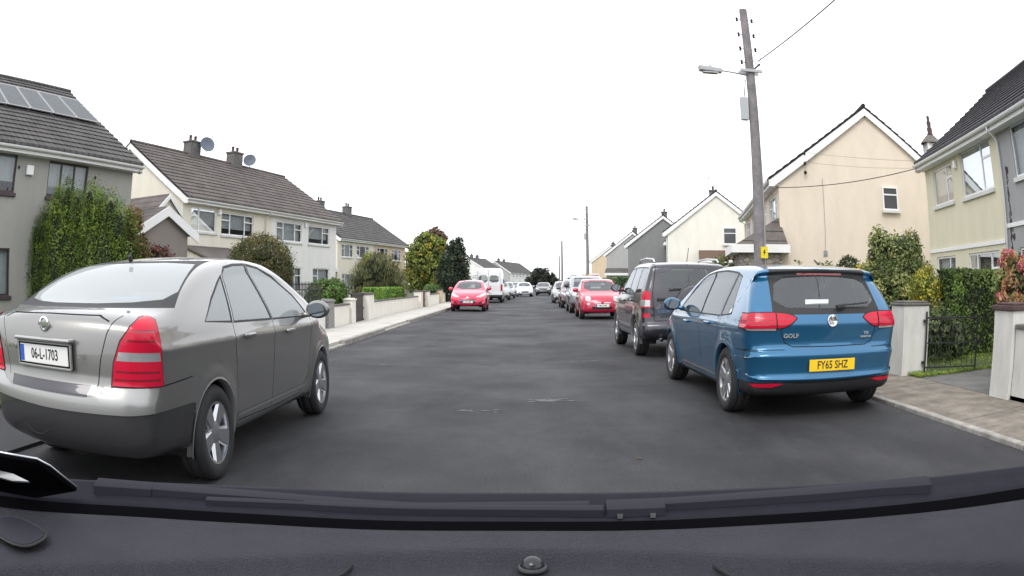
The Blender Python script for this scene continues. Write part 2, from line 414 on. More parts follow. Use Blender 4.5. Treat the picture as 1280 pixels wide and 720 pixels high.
    for r in regs + ac:
        s_, n_, both = frame(r); P = r['poly']
        cand = [f for f in bm.faces if ok(f, r, s_, n_, both)]
        us = [p[0] for p in P]; zs = [p[1] for p in P]; lo = (min(us)-.08, min(zs)-.08); hi = (max(us)+.08, max(zs)+.08)
        cand = [f for f in cand if lo[0] < uv(f.calc_center_median(), r, s_)[0] < hi[0] and lo[1] < uv(f.calc_center_median(), r, s_)[1] < hi[1]]
        for i in range(len(P)):
            a, b = P[i], P[(i+1) % len(P)]; d = (b[0]-a[0], b[1]-a[1]); L = math.hypot(*d)
            if L < 1e-5: continue
            u0, u1 = min(a[0], b[0])-.002, max(a[0], b[0])+.002; z0, z1 = min(a[1], b[1])-.002, max(a[1], b[1])+.002
            sel = []
            for f in cand:
                if not f.is_valid: continue
                c = [uv(v.co, r, s_) for v in f.verts]
                if max(q[0] for q in c) < u0 or min(q[0] for q in c) > u1 or max(q[1] for q in c) < z0 or min(q[1] for q in c) > z1: continue
                dd = [(q[0]-a[0])*-d[1] + (q[1]-a[1])*d[0] for q in c]
                if min(dd) < -1e-6 and max(dd) > 1e-6: sel.append(f)
            if not sel: continue
            n2 = (-d[1]/L, d[0]/L)
            no = Vector((n2[0], n2[1], 0)) if r['view'] == 'top' else s_*n2[0] + Vector((0,0,1))*n2[1]
            co = Vector((a[0], a[1], 0)) if r['view'] == 'top' else s_*a[0] + Vector((0,0,1))*a[1]
            ge = list({v for f in sel for v in f.verts}) + list({e for f in sel for e in f.edges}) + sel
            res = bmesh.ops.bisect_plane(bm, geom=ge, dist=2e-5, plane_co=co, plane_no=no)
            newf = [g for g in res['geom'] if isinstance(g, bmesh.types.BMFace)]
            cs = {f for f in cand if f.is_valid}; cs.update(f for f in newf if f.is_valid); cand = list(cs)
    bm.normal_update(); bm.faces.ensure_lookup_table()
    lay = bm.faces.layers.int.new('pid')
    for idx, r in enumerate(regs + ac):
        s_, n_, both = frame(r)
        for f in bm.faces:
            if not ok(f, r, s_, n_, both): continue
            c = f.calc_center_median(); u = uv(c, r, s_)
            if inside(r['poly'], *u): f[lay] = (idx+1)
    n_reg = len(regs)
    bmesh.ops.delete(bm, geom=[f for f in bm.faces if f[lay] > n_reg], context='FACES')
    bm.normal_update()
    # group faces into parts
    parts = {}
    for f in bm.faces:
        k = f[lay]
        if k == 0:
            c = f.calc_center_median(); key = ('body', 0); m = spec['low'] if spec.get('low') and c.z < spec.get('low_z', 0.3) else spec['paint']; ins = 0; par = None
        else:
            r = regs[k-1]; sd = 0
            if r['split'] or r['mirror'] or r['view'] == 'side' and r['part'] != 'body': sd = 1 if f.calc_center_median().x > 0 else -1
            if r['split'] == 'no': sd = 0
            key = (r['part'], sd); m = r['mat']; ins = r['inset']; par = r['parent']
        parts.setdefault(key, []).append((f, m, ins, par))
    made = {}
    order = sorted(parts, key=lambda k: (k[0].count('/'), k[0]))
    for key in order:
        fl = parts[key]; vm = {}; V = []; N = []; F_ = []; MI = []; mats = []
        for f, m, ins, par in fl:
            if m not in mats: mats.append(m)
            ids = []
            for v in f.verts:
                kk = (v.index, ins)
                if (v, ins) not in vm:
                    vm[(v, ins)] = len(V); V.append(v.co - v.normal*ins); N.append(v.normal.copy())
                ids.append(vm[(v, ins)])
            F_.append(ids); MI.append(mats.index(m))
        nm = key[0].split('/')[-1].split('#')[0]
        me = bpy.data.meshes.new(nm); me.from_pydata(V, [], F_)
        for m in mats: me.materials.append(M[m])
        me.polygons.foreach_set('material_index', MI); me.polygons.foreach_set('use_smooth', [True]*len(F_))
        try: me.normals_split_custom_set_from_vertices(N)
        except Exception: pass
        o = bpy.data.objects.new(nm, me); C.objects.link(o)
        pk = (key[0].rsplit('/', 1)[0], key[1]) if '/' in key[0] else None
        o.parent = made[pk] if pk in made else root
        made[key] = o
    bm.free()
    body = made[('body', 0)]
    # wheel arches, wells
    if arches:
        for ya, zc in arches:
            for sx in (-1, 1):
                mb = MB()
                ring = []
                for k in range(25):
                    t = R(-18) + R(216)*k/24; Y = ya+spec['ra']*math.cos(t); Z = zc+spec['ra']*math.sin(t); Wd = W(Y, Z)
                    e = 0.012; Yo, Zo = ya+(spec['ra']+e)*math.cos(t), zc+(spec['ra']+e)*math.sin(t)
                    Yi, Zi = ya+(spec['ra']-.012)*math.cos(t), zc+(spec['ra']-.012)*math.sin(t)
                    ring.append([(sx*(Wd+.0015), Yo, Zo), (sx*(Wd+.004), Y, Z), (sx*(Wd-.012), Yi, Zi), (sx*(Wd-.05), Yi, Zi)])
                mb.mi = 0; mb.grid(ring)
                mb.mi = 1; mb.grid([[r_[3], (sx*(interp(wz, .5)-.34), r_[3][1], r_[3][2])] for r_ in ring])
                mb.add([(sx*(interp(wz, .5)-.34), r_[3][1], r_[3][2]) for r_ in ring], [tuple(range(25))])
                mb.build('wheel_arch', [spec.get('arch_mat', spec['paint']), 'black'], body, smooth=True, angle=40)
    # floor and seats
    yb0, yb1 = spec['cabin']; bw = interp(wz, 0.6)-0.10; sh = spec.get('seat_h', 1.0)
    mb = MB(); mb.box(-bw, bw, yb0, yb1, 0.30, 0.36)
    mb.box(-bw, bw, yb1-0.35, yb1, 0.36, sh-0.12)                     # fascia
    if not spec.get('van'): mb.box(-bw, bw, yb0, yb0+0.04, 0.36, sh-0.25)
    mb.build('cabin_floor', 'black', root)
    if spec.get('seats', True):
        for yy, xs in ((spec['fseat'], (-.37, .37)), (spec['rseat'], (-.36, .36))):
            for x in xs:
                sm = MB(); sm.box(x-.24, x+.24, yy, yy+.5, 0.40, 0.58)
                sm.prism([(x-.24, yy-.02, .55), (x-.24, yy+.10, .55), (x-.21, yy-.10, sh), (x-.21, yy-.20, sh)], (.48 if False else .45, 0, 0))
                so_ = sm.build('seat', spec.get('seat_mat', 'seat_cloth'), root, bevel=.03)
                hb = MB(); hb.box(x-.13, x+.13, yy-.22, yy-.12, sh+.03, sh+.19); hb.box(x-.05, x+.05, yy-.18, yy-.16, sh-.02, sh+.04)
                hb.build('headrest', spec.get('seat_mat', 'seat_cloth'), so_, bevel=.03)
        sw = MB(); ring = []
        for k in range(20):
            t = 2*math.pi*k/20; ring.append(Vector((spec.get('drv', .37)+.18*math.cos(t), yb1-.45+.06*math.sin(t), sh-.12+.17*math.sin(t))))
        sw.tube(ring + [ring[0]], .014, 6, False); sw.build('steering_wheel', 'black', root, smooth=True)
    # wheels
    wk = spec.get('wheelkind', 'five')
    for ya in (0.0, wb):
        for sx in (-1, 1):
            wheel(root, sx*spec['track'], ya, rw, spec.get('tw', 0.2), sx, wk, spec.get('rimr', rw-.105))
    # mirrors
    for sx in (-1, 1):
        yx, zx = spec['mirror']; xx = W(yx, zx-.05)
        mm = MB(); mm.bar((sx*(xx-.05), yx, zx-.04), (sx*(xx+.07), yx-.01, zx-.02), .06, .045)
        mm.ell((sx*(xx+.13), yx+.01, zx+.02), (.115, .055, .080), 14, 10)
        mo = mm.build('wing_mirror', spec.get('mirror_mat', spec['paint']), root, smooth=True)
        g = MB(); g.lathe([(0, .001), (.075, .001), (.075, -.02)], 20, Matrix.Translation((sx*(xx+.135), yx-.046, zx+.02)) @ Matrix.Rotation(R(90), 4, 'X') @ Matrix.Diagonal((1.1, .8, 1, 1)))
        g.build('mirror_glass', 'mirror', mo)
    for (yh, zh) in spec.get('handles', []):
        for sx in (-1, 1):
            xx = W(yh, zh); hb = MB(); hb.box(min(sx*(xx-.004), sx*(xx+.035)), max(sx*(xx-.004), sx*(xx+.035)), yh-.09, yh+.09, zh-.016, zh+.016)
            dk = [k for k in made if k[0].startswith('door') and '/' not in k[0] and k[1] == sx]
            best = None
            for k in dk:
                ys = [v.co.y for v in made[k].data.vertices]
                if min(ys)-.1 < yh < max(ys)+.1: best = made[k]
            hb.build('handle', spec.get('handle_mat', spec['paint']), best or root, bevel=.012)
    return root, made, W

def wheel(root, x, y, r, tw, sx, kind, rr):
    o = bpy.data.objects.new('wheel', None)
    key = (round(r, 3), tw, kind, round(rr, 3), sx)
    mt = Matrix.Rotation(R(90)*sx, 4, 'Y')           # lathe z -> outward
    if key not in WC:
        t = MB(); h = tw/2
        t.lathe([(rr-.01, -h*.8), (rr, -h*.95), (r*.9, -h), (r-.012, -h*.86), (r, -h*.6), (r, -h*.42), (r-.008, -h*.4), (r-.008, -h*.36), (r, -h*.34), (r, h*.34), (r-.008, h*.36), (r-.008, h*.4), (r, h*.42), (r, h*.6), (r-.012, h*.86), (r*.9, h), (rr, h*.95), (rr-.01, h*.8)], 40, mt)
        a = t.build('tyre', 'rubber', None, smooth=True)
        g = MB(); g.lathe([(rr+.002, h*.8), (rr-.004, h*.92), (rr-.022, h*.86), (rr-.03, h*.3), (rr-.03, -h*.7), (0.02, -h*.7)], 40, mt)
        g.mi = 0
        ns = {'five': 5, 'ten': 5, 'cap': 8, 'six': 6}[kind]; zf = h*.78
        for k in range(ns):
            ths = [2*math.pi*k/ns] if kind != 'ten' else [2*math.pi*k/ns-.17, 2*math.pi*k/ns+.17]
            for th in ths:
                wd0, wd1 = {'five': (.045, .075), 'ten': (.022, .036), 'cap': (.03, .07), 'six': (.036, .055)}[kind]
                c, s = math.cos(th), math.sin(th)
                def P(ra, off, z): return mt @ Vector((c*ra - s*off, s*ra + c*off, z))
                r0, r1 = .05, rr-.012
                q = [P(r0, -wd0, zf-.03), P(r0, wd0, zf-.03), P(r1, wd1, zf), P(r1, -wd1, zf), P(r0, -wd0*.7, zf), P(r0, wd0*.7, zf), P(r1, wd1*.75, zf+.012), P(r1, -wd1*.75, zf+.012)]
                g.add(q, [(4,5,6,7), (0,1,5,4), (1,2,6,5), (2,3,7,6), (3,0,4,7), (0,3,2,1)])
        g.lathe([(.085, zf-.04), (.075, zf), (.05, zf+.006), (0, zf+.008)], 20, mt)
        g.mi = 1; g.lathe([(rr-.05, -h*.55), (.02, -h*.54)], 30, mt)
        b = g.build('rim', ['alloy', 'black'], None, smooth=True, angle=35)
        WC[key] = (a, b); first = True
    else: first = False
    o.location = (x, y, r); C.objects.link(o); o.parent = root
    a, b = WC[key]
    if not first: a = a.copy(); b = b.copy(); C.objects.link(a); C.objects.link(b)
    a.parent = o; b.parent = o
WC = {}

def plate(root, par, x, y, z, wd, hg, txt, style, rot, strip_=True, tsz=.085, sgn=-1, name='number_plate'):
    b = MB(); f = lambda a: a
    b.box(x-wd/2, x+wd/2, min(y, y+sgn*.008), max(y, y+sgn*.008), z-hg/2, z+hg/2)
    p = b.build(name, 'plate_yellow' if style == 'y' else 'plate_white', par, bevel=.004)
    if strip_:
        s = MB(); xs = x-wd/2+.004 if sgn < 0 else x+wd/2-.049
        s.box(xs, xs+.045, min(y+sgn*.0085, y+sgn*.0095), max(y+sgn*.0085, y+sgn*.0095), z-hg/2+.006, z+hg/2-.006); s.build('country_band', 'plate_blue', p)
    text(txt, tsz, 'black', p, (x+(.02 if sgn < 0 else -.02)*(1 if strip_ else 0), y+sgn*.009, z), rot, 'registration', .001, .80, .0012)
    return p

# ------------------------------------------------------------------ ground, road, pavements
def road_mat():
    m = bpy.data.materials.new('asphalt'); m.use_nodes = True; n = m.node_tree; p = n.nodes['Principled BSDF']
    tc = n.nodes.new('ShaderNodeTexCoord')
    def noise(sc, det, vec=None, rough=.6, mp=None):
        t = n.nodes.new('ShaderNodeTexNoise'); t.inputs['Scale'].default_value = sc; t.inputs['Detail'].default_value = det; t.inputs['Roughness'].default_value = rough
        if mp:
            q = n.nodes.new('ShaderNodeMapping'); q.inputs['Scale'].default_value = mp; n.links.new(tc.outputs['Object'], q.inputs[0]); n.links.new(q.outputs[0], t.inputs['Vector'])
        else: n.links.new(tc.outputs['Object'], t.inputs['Vector'])
        return t
    def ramp(src, a, ca, b, cb):
        r = n.nodes.new('ShaderNodeValToRGB'); r.color_ramp.elements[0].position = a; r.color_ramp.elements[1].position = b
        r.color_ramp.elements[0].color = (*ca, 1); r.color_ramp.elements[1].color = (*cb, 1); n.links.new(src, r.inputs[0]); return r
    base = ramp(noise(0.6, 8, mp=(1, .45, 1)).outputs['Fac'], .35, (.017, .017, .020), .68, (.042, .042, .045))
    grit = ramp(noise(55, 5, rough=.8).outputs['Fac'], .38, (.45, .45, .45), .66, (1.9, 1.9, 1.9))
    m1 = n.nodes.new('ShaderNodeMixRGB'); m1.blend_type = 'MULTIPLY'; m1.inputs[0].default_value = .8
    n.links.new(base.outputs[0], m1.inputs[1]); n.links.new(grit.outputs[0], m1.inputs[2])
    wear = ramp(noise(.55, 9, rough=.7, mp=(.8, .28, 1)).outputs['Fac'], .50, (0, 0, 0), .66, (1, 1, 1))      # pale worn patches
    m2 = n.nodes.new('ShaderNodeMixRGB'); m2.inputs[2].default_value = (.095, .095, .098, 1)
    mm = n.nodes.new('ShaderNodeMath'); mm.operation = 'MULTIPLY'; mm.inputs[1].default_value = .42; n.links.new(wear.outputs[0], mm.inputs[0])
    n.links.new(mm.outputs[0], m2.inputs[0]); n.links.new(m1.outputs[0], m2.inputs[1])
    spot = ramp(noise(3.2, 6, rough=.75).outputs['Fac'], .70, (0, 0, 0), .76, (1, 1, 1))
    m3 = n.nodes.new('ShaderNodeMixRGB'); m3.inputs[2].default_value = (.13, .13, .13, 1)
    n.links.new(spot.outputs[0], m3.inputs[0]); n.links.new(m2.outputs[0], m3.inputs[1])
    n.links.new(m3.outputs[0], p.inputs['Base Color'])
    rr = ramp(noise(.5, 5).outputs['Fac'], .3, (.58,)*3, .7, (.85,)*3); n.links.new(rr.outputs[0], p.inputs['Roughness']); p.inputs['Specular IOR Level'].default_value = .32
    bp = n.nodes.new('ShaderNodeBump'); bp.inputs['Strength'].default_value = .9; bp.inputs['Distance'].default_value = .012
    n.links.new(noise(75, 6, rough=.75).outputs['Fac'], bp.inputs['Height']); n.links.new(bp.outputs[0], p.inputs['Normal'])
    return m
M['asphalt'] = road_mat()
M['asphalt_patch'] = mat('asphalt_patch', (.020, .020, .023), .7, noise=.35, nscale=60, bump=.4, bscale=100)
M['asphalt_pale'] = mat('asphalt_pale', (.12, .12, .12), .8, noise=.3, nscale=30, bump=.4, bscale=100)
M['pave_light'] = mat('pave_light', (.54, .52, .48), .9, col2=(.40, .385, .35), nscale=1.6, bump=.3, bscale=50)
M['pave_dark'] = mat('pave_dark', (.27, .235, .19), .95, col2=(.10, .088, .075), nscale=3.4, bump=.5, bscale=45, detail=12)
M['kerb'] = mat('kerb', (.40, .38, .35), .9, col2=(.17, .16, .145), nscale=5, bump=.3, bscale=40)
M['grass_ground'] = mat('grass_ground', (.075, .095, .035), .95, col2=(.04, .055, .02), nscale=5, bump=.6, bscale=120)
M['drive'] = mat('drive', (.17, .165, .155), .9, col2=(.10, .10, .095), nscale=3, bump=.4, bscale=60)
M['joint'] = mat('joint', (.05, .048, .045), .95)

def struct(o, label=None): o['kind'] = 'structure'; return o
struct(MB().box(-1500, 1500, -400, 2500, -.30, -.03).build('ground', 'grass_ground'))
rd = MB(); rd.quad((-3.8, -25, 0), (3.84, -25, 0), (3.84, 95, 0), (-3.8, 95, 0)); rd.quad((-60, 95, 0), (60, 95, 0), (60, 104, 0), (-60, 104, 0))
rd.quad((-30, 72, -.002), (-3.8, 72, -.002), (-3.8, 79, -.002), (-30, 79, -.002))
rd.quad((-3.8, 104, 0), (3.84, 104, 0), (9, 330, 0), (1, 330, 0))
struct(rd.build('road', 'asphalt'))
pp = MB(); rg0 = random.Random(3)
for (cx, cy, rx, ry, n0) in ((.32, 8.1, .26, .12, 22), (-.45, 7.4, .24, .10, 15), (-1.7, 15.8, .7, .5, 16), (.8, 12.4, .5, .12, 14), (-2.3, 11.5, .12, .12, 4), (-.8, 18.5, .9, .4, 16), (.2, 23, .8, .3, 12)):
    for q in range(n0):
        x0, y0 = cx+rg0.gauss(0, rx*.5), cy+rg0.gauss(0, ry*.5); rr_ = rg0.uniform(.006, .035)*(1 if q % 5 else 1.6); pts = []
        for k in range(9):
            t = 2*math.pi*k/9; f = rg0.uniform(.4, 1.3); pts.append((x0+rr_*1.7*f*math.cos(t), y0+rr_*f*math.sin(t), .004+.0002*(q % 7)))
        pp.quad(*pts)
struct(pp.build('road_wear', 'asphalt_pale'))
# tar joints and a trench seam
tj = MB(); rg0 = random.Random(8)
def crack(x, y, dx, dy, n, w_):
    pts = []
    for k in range(n): pts.append((x+dx*k/n+rg0.gauss(0, .03), y+dy*k/n+rg0.gauss(0, .02)))
    for a_, b_ in zip(pts, pts[1:]):
        d = Vector((b_[0]-a_[0], b_[1]-a_[1])).normalized(); nx, ny = -d.y*w_/2, d.x*w_/2
        tj.quad((a_[0]-nx, a_[1]-ny, .0032), (b_[0]-nx, b_[1]-ny, .0032), (b_[0]+nx, b_[1]+ny, .0032), (a_[0]+nx, a_[1]+ny, .0032))
crack(-3.7, 11.2, 7.3, .3, 60, .010); crack(-3.7, 9.1, 7.3, .2, 60, .008); crack(-3.7, 19, 7.4, -.3, 50, .012)
struct(tj.build('tar_seam', 'seam'))
lf = MB(); rg0 = random.Random(12)
for k in range(170):
    side = rg0.random() < .5; x = (-3.78+abs(rg0.gauss(0, .12))) if side else (3.80-abs(rg0.gauss(0, .10))); y = rg0.uniform(4, 34)
    if k % 6 == 0: x = rg0.uniform(-3.5, 3.5)
    r1 = rg0.uniform(.012, .032); a_ = rg0.uniform(0, 3.1); z = .008
    lf.quad((x+r1*math.cos(a_), y+r1*math.sin(a_), z), (x-r1*.5*math.sin(a_), y+r1*.5*math.cos(a_), z+.006), (x-r1*math.cos(a_), y-r1*math.sin(a_), z), (x+r1*.5*math.sin(a_), y-r1*.5*math.cos(a_), z+.004))
tag(lf.build('fallen_leaves', mat('dead_leaf', (.17, .11, .05), .9, noise=.4, nscale=9)), 'dead leaves scattered in the gutters and on the road', 'leaves', kind='stuff')
def pavement(x0, x1, y0, y1, m, kerbside, drops, pz=.10, kw=.13):
    b = MB(); b.box(x0, x1, y0, y1, -.02, pz); struct(b.build('pavement', m))
    j = MB(); y = y0+1.2
    while y < min(y1, 70): j.box(x0+.003, x1-.003, y, y+.012, pz+.0002, pz+.0008); y += 2.4
    struct(j.build('pavement_joint', 'joint'))
    k = MB(); kx0, kx1 = (x1+.002, x1+kw) if kerbside > 0 else (x0-kw, x0-.002); y = y0
    while y < y1:
        dz = .0
        for a, c in drops:
            if a < y < c: dz = -.075
        k.box(kx0, kx1, y, y+.905, -.02, .116+dz); y += .915
    struct(k.build('kerb', 'kerb', bevel=.012))
pavement(-5.2, -3.80, 9.5, 94, 'pave_light', 1, [(10, 14.5), (19, 24), (38, 42)])
pavement(3.95, 5.25, -20, 94, 'pave_dark', -1, [(-20, 94)], .035, .10)
struct(MB().box(-5.2, -3.801, -20, 9.49, -.02, .03).build('driveway', 'asphalt_patch'))
struct(MB().box(5.25, 8.6, 6.2, 8.25, -.02, .04).build('driveway', 'drive'))
struct(MB().box(-14, -5.2, 19.5, 23.0, -.02, .09).build('driveway', 'pave_light'))
struct(MB().box(-14, -5.2, 8.0, 11.5, -.02, .09).build('driveway', 'drive'))
lw = MB(); lw.box(5.25, 13.0, 8.25, 90, -.02, .06); lw.box(5.25, 12.0, -20, 6.2, -.02, .08); lw.box(8.6, 13.0, 6.2, 8.25, -.02, .085)
lw.box(-15, -5.2, 23.0, 90, -.02, .08); lw.box(-15, -5.2, 11.5, 19.5, -.02, .08); lw.box(-15, -5.2, -20, 8.0, -.02, .08)
struct(lw.build('lawn', 'grass_ground'))

# ------------------------------------------------------------------ leaves: crowns, hedges, shrubs
rng = np.random.default_rng(11)
def leaves(name, blobs, n, size, cols, parent=None, shell=.55, flat=.4, core=True, up=0.3, aspect=.55, seed=1, boxy=False, droop=False, clump=.22):
    rg = np.random.default_rng(seed)
    vol = np.array([b[3]*b[4]*b[5] for b in blobs])**.75; pick = rg.choice(len(blobs), n, p=vol/vol.sum())
    B = np.array([b[:6] for b in blobs], float)[pick]
    if boxy:
        u = rg.uniform(-1, 1, (n, 3)); ax = rg.integers(0, 3, n); sgn = rg.choice([-1, 1], n); d = u.copy()
        onf = rg.random(n) < .85; d[np.arange(n)[onf], ax[onf]] = (sgn*(1-abs(rg.normal(0, .07, n))))[onf]
    else:
        d = rg.normal(size=(n, 3)); d /= np.linalg.norm(d, axis=1)[:, None]; d *= (shell + (1-shell)*rg.random(n)**.6)[:, None]
        d *= (1 + .10*rg.normal(size=n))[:, None]
    P = B[:, :3] + d*B[:, 3:6]
    # clumps: pull points towards clump centres so gaps open between them
    k = max(12, n//70); cc = P[rg.integers(0, n, k)]
    near = np.empty(n, int)
    for i in range(0, n, 2000):
        near[i:i+2000] = np.argmin(((P[i:i+2000, None]-cc[None])**2).sum(2), 1)
    P += (cc[near]-P)*(clump if not boxy else .06)
    nrm = d*.8 + rg.normal(size=(n, 3))*.7 + np.array([0, 0, up]); nrm /= np.linalg.norm(nrm, axis=1)[:, None]
    t = np.cross(nrm, rg.normal(size=(n, 3)))
    if droop: t = np.array([0, 0, -1.]) + rg.normal(size=(n, 3))*.25
    t /= np.linalg.norm(t, axis=1)[:, None]; b = np.cross(nrm, t)
    s = size*rg.uniform(.55, 1.35, n)[:, None]
    v = np.stack([P-t*s, P+b*s*aspect*.9+nrm*s*.12, P+t*s, P-b*s*aspect*.9+nrm*s*.12], 1).reshape(-1, 3)
    cl = arr(cols); ci = rg.integers(0, len(cl), k)[near]; mixc = rg.random(n) < .25; ci = np.where(mixc, rg.integers(0, len(cl), n), ci)
    col = 1.55*cl[ci]*rg.uniform(.7, 1.3, n)[:, None]*(rg.uniform(.75, 1.25, k)[near])[:, None]
    me = bpy.data.meshes.new(name); me.from_pydata(v.tolist(), [], np.arange(4*n).reshape(n, 4).tolist())
    nc = 0
    at = me.color_attributes.new('Col', 'FLOAT_COLOR', 'CORNER')
    at.data.foreach_set('color', np.repeat(np.concatenate([col, np.ones((n, 1))], 1), 4, 0).ravel())
    me.materials.append(M['leaf']); me.materials.append(M['twig'])
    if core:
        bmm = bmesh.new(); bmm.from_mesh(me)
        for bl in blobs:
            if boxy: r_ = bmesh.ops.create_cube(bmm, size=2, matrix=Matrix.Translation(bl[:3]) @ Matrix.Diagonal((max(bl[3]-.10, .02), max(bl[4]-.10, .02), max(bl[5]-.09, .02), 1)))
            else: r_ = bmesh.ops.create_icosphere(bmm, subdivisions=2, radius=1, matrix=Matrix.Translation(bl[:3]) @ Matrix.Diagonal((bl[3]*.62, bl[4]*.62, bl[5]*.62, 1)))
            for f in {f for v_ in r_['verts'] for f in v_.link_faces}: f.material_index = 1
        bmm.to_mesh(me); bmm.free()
    o = bpy.data.objects.new(name, me); C.objects.link(o); o.parent = parent
    return o
def trunk(parent, base, top, r0, r1, limbs=5, spread=1.0, seed=0, name='trunk'):
    rg = random.Random(seed); b = MB(); base = Vector(base); top = Vector(top); pts = []
    for i in range(6):
        f = i/5; p = base.lerp(top, f) + Vector((rg.uniform(-1, 1), rg.uniform(-1, 1), 0))*.04*(0 < i < 5); pts.append(p)
    b.tube(pts, [r0+(r1-r0)*i/5 for i in range(6)], 8)
    for k in range(limbs):
        f = rg.uniform(.45, .95); p = base.lerp(top, f); a = rg.uniform(0, 6.28); q = p + Vector((math.cos(a)*spread, math.sin(a)*spread, rg.uniform(.3, 1.0)*spread))
        b.tube([p, p.lerp(q, .5)+Vector((0, 0, .08)), q], [r1*1.1, r1*.7, r1*.3], 6)
    return b.build(name, 'bark', parent, smooth=True)
def plant(name, label, cat, loc, blobs, n, size, cols, group=None, tr=None, **kw):
    e = empty(name, loc, 0, label, cat, group)
    o = leaves(kw.pop('part', 'foliage'), blobs, n, size, cols, e, **kw)
    if tr: trunk(e, *tr)
    return e
G1 = [(.045, .085, .022), (.06, .105, .03), (.085, .13, .04), (.03, .055, .018)]
G2 = [(.05, .07, .025), (.035, .05, .02), (.07, .09, .03)]
YEL = [(.32, .27, .03), (.24, .22, .03), (.16, .17, .035), (.10, .14, .03)]
random.seed(5)
# tall conifer screen in front of the grey house
bl = []
for i, (x, h_) in enumerate([(-12.55, 3.35), (-12.1, 3.75), (-11.65, 3.9), (-11.2, 3.6), (-10.75, 3.75), (-10.35, 3.5), (-9.95, 3.45), (-9.65, 3.2), (-13.0, 3.0)]):
    h_ -= .15; x += .22; bl.append((x-.05, 14.6+.25*math.sin(i*2), h_*.5, .60, .62, h_*.53))
    bl.append((x+.1, 14.4, h_*.85, .22, .3, h_*.22))
plant('conifer_hedge', 'tall feathery green conifer hedge in front of the grey house', 'hedge', (0, 0, 0), bl, 80000, .034, [(.075, .125, .02), (.12, .18, .025), (.16, .22, .03), (.04, .07, .018), (.06, .095, .02)], seed=2, shell=.88, up=.8, aspect=.34, clump=.05)
plant('rambling_shrub', 'straggly brown and green shrub against the right end of the conifer hedge', 'shrub', (-9.55, 15.4, 0), [(0, 0, 1.6, .55, .5, 1.5), (.15, 0, 2.7, .35, .35, .6), (.3, .1, 2.0, .4, .4, .6)], 3800, .06, [(.10, .085, .03), (.13, .09, .035), (.07, .09, .025), (.16, .11, .05)], seed=3, core=False, shell=.3)
plant('purple_shrub', 'low reddish purple leaved shrub behind the silver saloon roof', 'shrub', (-9.35, 16.2, 0), [(-.2, 0, 1.5, .9, .6, .85), (.35, 0, 1.7, .5, .5, .6)], 4200, .055, [(.09, .035, .03), (.07, .028, .028), (.12, .05, .04), (.05, .03, .02)], seed=4)
# clipped ball
plant('clipped_tree', 'dark clipped ball shaped bush in front of the cream house', 'bush', (-8.25, 22, 0), [(0, 0, 1.80, 1.0, 1.0, .96)], 22000, .036, [(.06, .07, .025), (.085, .085, .03), (.11, .09, .04), (.045, .05, .02)], seed=5, shell=.96, clump=.08, tr=((0, 0, 0), (0, 0, 1.2), .08, .06), part='crown')
plant('rounded_bush', 'glossy rounded green bush growing over the stone pillar and boundary wall', 'bush', (-5.75, 21.6, 0), [(0, -.6, 1.0, .42, .7, .42), (.0, .5, 1.02, .42, .75, .44), (-.3, 0, .8, .5, .9, .6)], 9000, .045, [(.05, .10, .02), (.075, .14, .03), (.04, .07, .02), (.10, .14, .04)], seed=6)
plant('rounded_bush', 'small green bush behind the black railings', 'bush', (-6.0, 17.4, 0), [(-.2, -.2, .85, .35, .5, .42), (0, .6, .75, .35, .4, .4)], 3500, .045, G1, seed=7)
plant('weeping_tree', 'weeping grey-green tree hanging over the boundary wall', 'tree', (-6.6, 33.5, 0), [(0, 0, 1.75, 1.25, 1.3, .95), (-.7, 0, 1.3, .8, .9, .9), (.7, .2, 1.2, .75, .9, .85), (0, -.3, 2.2, .8, .8, .55), (0, 0, 1.0, 1.3, 1.2, .8)], 15000, .075, [(.10, .105, .05), (.13, .13, .06), (.07, .085, .04), (.16, .16, .06), (.05, .06, .03)], seed=8, droop=True, aspect=.22, tr=((0, 0, 0), (0, 0, 2.0), .12, .06), part='crown')
plant('garden_shrub', 'yellow-green leafy shrub rising behind the weeping tree', 'shrub', (-8.0, 38, 0), [(0, 0, 2.1, .55, .5, .9), (.3, 0, 1.5, .6, .6, .8)], 2600, .09, [(.22, .24, .05), (.14, .17, .04), (.10, .13, .04)], seed=9, core=False, shell=.3)
e = plant('low_hedge', 'low bright green clipped hedge on top of the cream boundary wall', 'hedge', (-5.65, 30.3, 0), [(0, 0, .72, .26, 3.4, .42)], 12000, .045, [(.12, .21, .03), (.16, .27, .04), (.09, .16, .03)], seed=10, boxy=True)
plant('autumn_tree', 'broad green and yellow autumn tree beside the dark cypress', 'tree', (-7.3, 56, 0), [(-.4, 0, 2.9, 1.25, 1.3, 1.7), (.4, 0, 3.5, 1.1, 1.1, 1.4), (0, 0, 4.3, 1.0, 1.0, .9), (-.7, 0, 1.9, 1.05, 1.1, 1.3), (.7, 0, 2.0, 1.0, 1.1, 1.3), (1.1, 0, 4.2, .6, .7, .6), (-1.1, 0, 3.6, .45, .5, .5)], 16000, .11, [(.13, .16, .035), (.16, .18, .04), (.10, .13, .035), (.26, .22, .04), (.07, .09, .03), (.10, .12, .035)], seed=11, tr=((0, 0, 0), (0, 0, 3.6), .2, .08), part='crown')
plant('copper_tree', 'thin reddish brown tree top showing above the autumn tree', 'tree', (-7.0, 61, 0), [(-.2, 0, 5.35, .8, .8, .6), (.5, 0, 5.0, .5, .5, .4)], 700, .15, [(.12, .07, .05), (.09, .05, .04), (.14, .10, .05)], seed=12, core=False, shell=.2, tr=((0, 0, 0), (0, 0, 5.2), .16, .06, 7, .8), part='crown')
